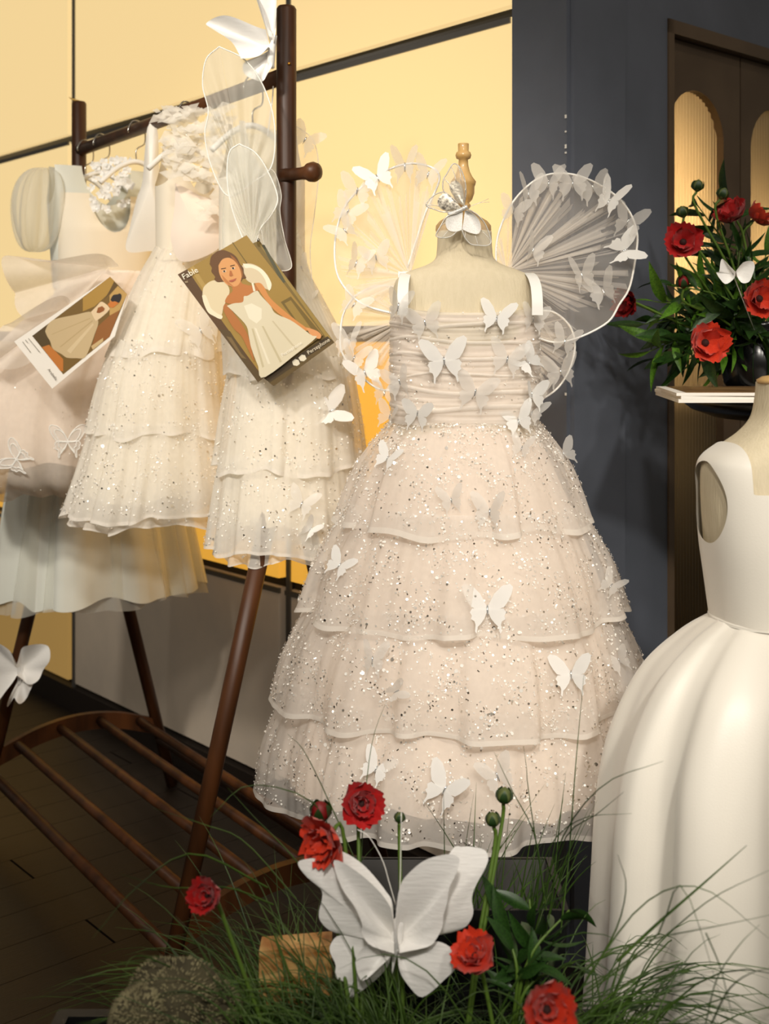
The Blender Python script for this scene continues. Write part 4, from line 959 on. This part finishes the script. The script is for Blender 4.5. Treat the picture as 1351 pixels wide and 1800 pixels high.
def bud(label, p, axis_, rad, root, colr='bud', group=None):
    ax = Vector(axis_).normalized(); o = empty('flower_bud', p, label, 'flower bud', group)
    prof = [(-1.1, .25), (-.8, .7), (-.3, 1), (.2, .95), (.7, .6), (1.05, .15)]
    obj('bud', tube([p+ax*rad*t for t, _ in prof], [rad*r for _, r in prof], 12), M[colr], o)
    for k in range(5):
        a = ax.orthogonal().normalized(); a = (Matrix.Rotation(k*2*pi/5, 3, ax) @ a)
        pts = crom([p-ax*rad*1.05+a*rad*.2, p-ax*rad*.4+a*rad*1.02, p+ax*rad*.45+a*rad*.98, p+ax*rad*.9+a*rad*.75], 7)
        t_ = ax.cross(a).normalized(); wd = [.2, .5, .55, .5, .38, .2, .03]
        V = [q+t_*s*w_*rad for q, w_ in zip(pts, wd) for s in (-1, 1)]
        obj('sepal', (V, [(2*i, 2*i+1, 2*i+3, 2*i+2) for i in range(6)]), M['leaf'], o)
    obj('stem', tube(crom([p-ax*rad, p-ax*rad*3-UP*.008, p.lerp(root, .55), root], 12), .0022, 7), M['stem'], o)
    return o
def leafmesh(name, wd, m_, curl=.18):
    def fn(u, v):
        w_ = wd*math.sin(pi*min(1, v*.96+.03))**.9*(1-.25*v); x = (u-.5)*2*w_
        return Vector((x, curl*v*v-abs(x)*.35, v))
    v, f = grid(fn, 5, 8); return mdata(name, v, f, M[m_])
LM = [leafmesh('leaf', .09, 'leaf'), leafmesh('leaf', .16, 'leaf', .3), leafmesh('leaf', .07, 'leaf2', .25), leafmesh('leaf', .12, 'leaf2', .3)]
def dirmat(p, d, roll, s):
    z = Vector(d).normalized(); y = z.orthogonal().normalized(); y = Matrix.Rotation(roll, 3, z) @ y; x = y.cross(z)
    return Matrix.Translation(p) @ Matrix((x, y, z)).transposed().to_4x4() @ Matrix.Scale(s, 4)
def greenery(label, root, tip, nl, ll, kinds, group, seed, spread=.9):
    rr = random.Random(seed); o = empty('foliage_stem', root, label, 'foliage', group); root, tip = Vector(root), Vector(tip)
    mid = root.lerp(tip, .5)+Vector((rr.uniform(-.02, .02), rr.uniform(-.02, .02), .03)); pts = crom([root, mid, tip], 20)
    obj('stem', tube(pts, [.0026-.0016*i/19 for i in range(20)], 6), M['stem'], o)
    for k in range(nl):
        i = 5+int(14*k/max(1, nl-1)); t = (pts[min(i+1, 19)]-pts[i-1]).normalized(); sd = t.orthogonal().normalized(); sd = Matrix.Rotation(k*2.4+rr.uniform(-.4, .4), 3, t) @ sd
        inst('leaf', LM[rr.choice(kinds)], dirmat(pts[i], t*.6+sd*spread-UP*.12, rr.uniform(0, 6.28), ll*rr.uniform(.7, 1.15)), o)
    return o
# bouquet in a dark vase behind the magazines
VB = Vector((.665, 2.10, TZ))
vs = obj('vase', lathe([(.045, TZ), (.06, TZ+.02), (.066, TZ+.06), (.05, TZ+.10), (.04, TZ+.12), (.045, TZ+.128), (.038, TZ+.126), (.03, TZ+.05)], (VB.x, VB.y), 32), M['vase']); tag(vs, 'dark glazed vase holding the red bouquet on the black table', 'vase')
VR = VB+UP*.10
_vk = [0]
def vroot():
    """each stem gets its own place in the vase mouth"""
    _vk[0] += 1; k = _vk[0]; r = .0045*math.sqrt(k); a = k*2.39996
    return VB+Vector((r*math.cos(a), r*math.sin(a), .075))
fb = 'flowers in the table bouquet'
for lb, px, py, y, nr, r, col in (('bright red open ranunculus beside the wing edge, left of the fluted door glass', 1200, 427, 2.02, (-.25, -1, .15), 36, 'red'), ('orange red ranunculus right of the white paper butterfly in the bouquet', 1331, 526, 1.98, (.1, -1, .1), 38, 'orange'),
        ('lowest red ranunculus just above the magazines', 1236, 603, 1.97, (.15, -1, .05), 40, 'orange'), ('deep red ranunculus half hidden behind the tulle wing', 1108, 530, 2.03, (-.8, -.5, -.1), 30, 'darkred'),
        ('red ranunculus turned sideways near the top of the bouquet', 1292, 384, 2.06, (-.6, -.35, .75), 32, 'red'), ('frilled orange ranunculus seen from behind at the bouquet top', 1325, 388, 2.07, (.6, -.3, .7), 30, 'orange')):
    flower(lb, P(px, py, y), nr, r*y/F*1.08, col, vroot(), group=fb)
bud('dark red closed ranunculus bud in the bouquet', P(1200, 495, 2.02), (-.2, -.4, .8), .0105, vroot(), 'darkred', fb)
for lb, px, py, ax in (('tallest green bud of the bouquet in front of the arched glass', 1226, 326, (.1, -.2, 1)), ('green bud leaning right below the tallest bouquet bud', 1270, 340, (.4, -.2, 1)), ('small brown green bud above the bright red bouquet flower', 1199, 372, (-.3, -.2, 1))):
    bud(lb, P(px, py, 2.05), ax, .0098, vroot(), 'bud', fb)
rr = random.Random(3)
tips = [(1150, 530), (1130, 570), (1165, 600), (1190, 560), (1230, 500), (1290, 560), (1340, 600), (1310, 620), (1260, 628), (1200, 625), (1250, 430), (1300, 440), (1345, 450), (1225, 360), (1285, 360), (1180, 500), (1370, 560), (1360, 500), (1160, 630), (1215, 545), (1275, 520), (1320, 480), (1240, 570), (1300, 600), (1140, 618)]
for k, (px, py) in enumerate(tips):
    greenery('dark leafy greenery stem filling the red table bouquet' if k % 4 else 'bright green narrow leaved stem in the red table bouquet', vroot(), P(px, py, rr.uniform(2.02, 2.20)), 13, .085, [0, 1, 0, 1] if k % 4 else [2, 3], 'greenery stems in the table bouquet', 400+k)
wb = empty('paper_butterfly', P(1288, 475, 1.95), 'small cream paper butterfly set among the bouquet leaves', 'paper butterfly')
for outl in ([(1288, 478), (1278, 468), (1266, 456), (1262, 462), (1260, 478), (1255, 480), (1262, 492), (1272, 500), (1286, 490), (1288, 478)], [(1290, 476), (1302, 462), (1318, 460), (1322, 470), (1318, 484), (1312, 496), (1300, 498), (1292, 488), (1290, 476)]):
    obj('wing', wingfan(P(1289, 482, 1.955), [P(a, b, 1.95) for a, b in outl], lambda r, s: Vector((0, -.012*r, 0)), 4), M['paper'], wb)
obj('wire', tube([P(1289, 485, 1.958), vroot()], .0008, 5), M['wire'], wb)

# ------------------------------------------------------------------ planters, grass and flowers in front
PZ = .42
pbx = empty('planter_box', (0, 1.14, 0), 'long black planter box holding grass, flowers and the big paper butterfly', 'planter')
obj('trough', join(box(-.36, .26, .98, .995, 0, PZ), box(-.36, .26, 1.285, 1.30, 0, PZ), box(-.36, -.345, .995, 1.285, 0, PZ), box(.245, .26, .995, 1.285, 0, PZ), box(-.345, .245, .995, 1.285, 0, .02)), M['blackpot'], pbx, smooth=False)
obj('soil', grid(lambda u, v: Vector((-.345+.59*u, .995+.29*v, PZ-.02+.008*math.sin(u*31)*math.sin(v*17))), 30, 14), M['soil'], pbx)
pc = Vector((.085, 1.43, 0))
pt = empty('tapered_planter', pc, 'black tapered planter standing under the tiered dress', 'planter')
def sq(z, h, d=0): return [Vector((pc.x+sx*h, pc.y+sy*(h*.55), z)) for sx, sy in ((-1, -1), (1, -1), (1, 1), (-1, 1))]
V = sq(0, .085)+sq(.50, .128)+sq(.50, .12)+sq(.42, .112)
obj('pot', (V, [(0, 1, 5, 4), (1, 2, 6, 5), (2, 3, 7, 6), (3, 0, 4, 7), (4, 5, 9, 8), (5, 6, 10, 9), (6, 7, 11, 10), (7, 4, 8, 11), (3, 2, 1, 0)]), M['blackpot'], pt, smooth=False)
obj('liner', ([p for p in sq(.499, .119)+sq(.43, .112)], [(0, 1, 5, 4), (1, 2, 6, 5), (2, 3, 7, 6), (3, 0, 4, 7), (4, 5, 6, 7)]), M['pot_in'], pt, smooth=False)

def blade(rt, az, el, L_, droop, w0, n=9):
    d = Vector((math.cos(az), math.sin(az), 0)); pts = []
    for i in range(n):
        t = i/(n-1); pts.append(rt+d*(L_*t*math.cos(el)*(1+.25*droop*t))+UP*(L_*(t*math.sin(el)-droop*t*t*.62)))
    return tube(pts, [w0*(1-.93*(i/(n-1))**1.6) for i in range(n)], 3, caps=False)
def px_blade(pts, y0, y1, w0):
    n = len(pts); q = crom([P(x, yv, y0+(y1-y0)*i/(n-1)) for i, (x, yv) in enumerate(pts)], 12)
    return tube(q, [w0*(1-.85*(i/11)**1.5) for i in range(12)], 3, caps=False)
def clump(name, label, n, rootfn, azfn, elr, lr, dr, seed, extra=()):
    rr = random.Random(seed); parts = list(extra)
    for k in range(n):
        rt = rootfn(rr); parts.append(blade(rt, azfn(rr), rr.uniform(*elr), rr.uniform(*lr), rr.uniform(*dr), rr.uniform(.0009, .0018)))
    o = obj(name, join(*parts), M['grass']); return tag(o, label, 'grass', kind='stuff')
exl = [px_blade(p, a, b, w_) for p, a, b, w_ in (
    ([(480, 1590), (400, 1560), (300, 1560), (210, 1536)], 1.22, 1.12, .0011), ([(520, 1600), (380, 1500), (290, 1450), (160, 1650)][:0]+[(470, 1560), (340, 1500), (240, 1560), (162, 1650)], 1.22, 1.05, .0012),
    ([(520, 1580), (430, 1480), (360, 1450), (268, 1420)], 1.24, 1.14, .0010), ([(560, 1560), (500, 1490), (450, 1440), (400, 1385)], 1.24, 1.2, .001),
    ([(600, 1560), (560, 1420), (440, 1380), (370, 1436)], 1.25, 1.2, .001), ([(640, 1560), (610, 1480), (540, 1330), (505, 1290)], 1.28, 1.3, .001),
    ([(630, 1600), (640, 1420), (655, 1300), (680, 1230)], 1.28, 1.35, .0008), ([(300, 1700), (250, 1680), (225, 1690), (222, 1720)], 1.15, 1.1, .0009))]
clump('grass', 'fine green grass spilling left from the planter over the dark floor', 820, lambda r: Vector((r.uniform(-.14, .04), r.uniform(1.08, 1.27), PZ-.02)), lambda r: r.gauss(pi*1.0, .95), (.55, 1.35), (.14, .36), (.5, 1.25), 1, exl)
exr = [px_blade(p, a, b, w_) for p, a, b, w_ in (
    ([(985, 1640), (1000, 1500), (1012, 1340), (1026, 1185)], 1.30, 1.32, .0013), ([(960, 1600), (940, 1470), (900, 1390), (868, 1322)], 1.3, 1.3, .0010),
    ([(940, 1640), (985, 1480), (1060, 1380), (1165, 1338)], 1.28, 1.15, .0011), ([(1085, 1690), (1160, 1620), (1240, 1550), (1312, 1486)], 1.12, 1.10, .0020),
    ([(960, 1640), (990, 1480), (1050, 1430), (1096, 1392)], 1.28, 1.18, .0009), ([(960, 1600), (930, 1400), (925, 1350), (920, 1312)], 1.3, 1.3, .0008),
    ([(1020, 1740), (1080, 1640), (1100, 1560), (1085, 1502)], 1.15, 1.1, .0012), ([(1010, 1760), (1150, 1660), (1250, 1580), (1351, 1530)], 1.15, 1.05, .0010),
    ([(1030, 1740), (1150, 1650), (1200, 1560), (1280, 1800)], 1.12, 1.05, .0010), ([(1030, 1720), (1130, 1590), (1230, 1560), (1351, 1650)], 1.12, 1.08, .0010),
    ([(1060, 1680), (1150, 1650), (1250, 1630), (1370, 1605)], 1.1, 1.06, .0009), ([(1250, 1800), (1280, 1740), (1320, 1710), (1370, 1700)], 1.05, 1.0, .001), ([(1240, 1640), (1265, 1700), (1280, 1760), (1290, 1800)], 1.05, 1.05, .0008),
    ([(1240, 1800), (1260, 1720), (1300, 1660), (1335, 1625)], 1.05, 1.05, .0008), ([(925, 1640), (960, 1500), (1020, 1440), (1110, 1430)], 1.28, 1.2, .0009))]
clump('grass', 'fine green grass arching right across the ivory satin skirt', 300, lambda r: Vector((r.uniform(.10, .235), r.uniform(1.03, 1.26), PZ-.02)), lambda r: r.gauss(-.35, .9), (.6, 1.3), (.18, .42), (.8, 1.5), 2, exr)
clump('grass', 'dense green grass tuft around the big paper butterfly', 1100, lambda r: Vector((r.uniform(-.14, .24), r.uniform(1.0, 1.27), PZ-.02)), lambda r: r.uniform(0, 2*pi), (.35, 1.05), (.09, .21), (.4, 1.1), 3)
clump('grass', 'thin grass blades standing in the tapered planter below the dress hem', 60, lambda r: Vector((pc.x+r.uniform(-.02, .11), pc.y-.03+r.uniform(-.03, .02), .43)), lambda r: r.gauss(-.6, .9), (1.0, 1.5), (.12, .25), (.1, .4), 4)

ff_ = 'flowers in the planter box'
for lb, px, py, y, nr, r, col, rt in (('round red ranunculus facing out in front of the dress hem', 634, 1412, 1.27, (.15, -1, .3), 40, 'red', (640, 1700)), ('frilly orange ranunculus drooping over the paper butterfly wing', 577, 1470, 1.20, (-.5, -.75, -.15), 46, 'orange', (640, 1700)),
        ('red ranunculus half buried in grass over the dark floor', 368, 1573, 1.16, (-.3, -.9, .3), 34, 'red', (520, 1720)), ('orange red ranunculus in profile beside the lower right paper wing', 838, 1686, 1.16, (-.35, -.55, .8), 44, 'orange', (900, 1780)),
        ('blurred orange ranunculus at the front edge of the planter', 958, 1775, 1.03, (.1, -.9, .5), 54, 'orange', (970, 1900))):
    flower(lb, P(px, py, y), nr, r*y/F*1.1, col, Vector((P(*rt, 1.15).x, 1.16, PZ-.02)), npet=(7, 7, 5), group=ff_, openness=.3 if px != 577 else .1)
bud('small red ranunculus bud above the frilly orange flower', P(563, 1425, 1.24), (-.1, -.3, .9), .0105, Vector((-.02, 1.16, PZ-.02)), 'darkred', ff_)
for lb, px, py, y, r, ax in (('tall green ranunculus bud in front of the dress', 886, 1398, 1.28, .0085, (.1, -.1, 1)), ('short green bud just below the tall bud', 866, 1440, 1.27, .0075, (-.1, -.1, 1)), ('thin dark bud beside the butterfly wire', 702, 1437, 1.27, .0055, (0, 0, 1))):
    bud(lb, P(px, py, y), ax, r, Vector((.08 if px > 800 else .02, 1.22, PZ-.02)), 'bud', ff_)
for k, (px, py) in enumerate(((1000, 1600), (940, 1640), (905, 1690), (1010, 1690), (930, 1580), (880, 1620))):
    greenery('dark broad leaved greenery low in the planter beside the paper butterfly', Vector((.13, 1.24, PZ-.02)), P(px, py, 1.26), 8, .05, [1, 1, 0], 'greenery stems in the planter box', 700+k)

# velvety fungus and wood slab
cr = empty('cockscomb_bloom', P(290, 1790, 1.16), 'grey green velvety cockscomb head with tiny bumps at the planter end', 'dried flower')
cc_ = [P(305, 1765, 1.16), P(345, 1790, 1.17), P(245, 1790, 1.13)]; rads = [.040, .036, .026]
def head(c, rd, seed):
    rr = random.Random(seed)
    def fn(u, v):
        th, ph = 2*pi*u, pi*(.02+.78*v); r = rd*(1+.08*math.sin(3*th+seed)+.05*math.sin(5*th))
        return c+Vector((r*math.sin(ph)*math.cos(th)*1.1, r*math.sin(ph)*math.sin(th), r*math.cos(ph)))
    return grid(fn, 40, 22, True)
heads = [head(c, rd, i) for i, (c, rd) in enumerate(zip(cc_, rads))]
obj('head', join(*heads), M['coral'], cr)
nub = []
for hv, hf in heads:
    amax = max((hv[q[1]]-hv[q[0]]).length*(hv[q[3]]-hv[q[0]]).length for q in hf)
    for k in range(2400):
        q = hf[R.randrange(len(hf))]; a, b, d = hv[q[0]], hv[q[1]], hv[q[3]]
        if R.random() > (b-a).length*(d-a).length/amax: continue
        p = a+(b-a)*R.random()+(d-a)*R.random(); n = (b-a).cross(d-a)
        if n.length < 1e-10: continue
        n = -n.normalized() if (n.dot(p-hv[0]) < 0 and p.z > hv[0].z) else n.normalized()
        ctr = sum((Vector(x) for x in hv[::97]), Vector())/len(hv[::97]); n = (p-ctr).normalized()
        s = .0012; t1 = n.orthogonal().normalized()*s; t2 = n.cross(t1)
        nub.append(([p+t1, p+t2, p-t1, p-t2, p+n*.0042], [(0, 1, 4), (1, 2, 4), (2, 3, 4), (3, 0, 4)]))
obj('bumps', join(*nub), M['nub'], cr, kind='stuff')
obj('stalk', tube([P(255, 1830, 1.13), P(270, 1800, 1.14)], [.02, .03], 16), M['coralbase'], cr)
obj('stalk_foot', tube([Vector((-.24, 1.14, PZ-.03)), P(290, 1800, 1.15)], [.018, .02], 12), M['coralbase'], cr)
sl = empty('wood_slab', P(510, 1760, 1.21), 'pale spalted wood block standing among the grass', 'wood block')
sb = P(455, 1672, 1.235); obj('block', obox(Vector((sb.x, 1.235, PZ-.02)), Vector((.075, .012, 0)), Vector((0, .03, 0)), UP*(sb.z-PZ+.02)), M['slab'], sl, smooth=False)
for px, py, r in ((497, 1718, .007), (540, 1655, .006)): obj('knot', lathe([(r, 0), (r*.7, .001), (r*.2, .0016)], (0, 0), 12), M['knot'], sl).matrix_basis = W[sl.name].inverted() @ Matrix.Translation(P(px, py, 1.2345)) @ Matrix.Rotation(pi/2, 4, 'X')
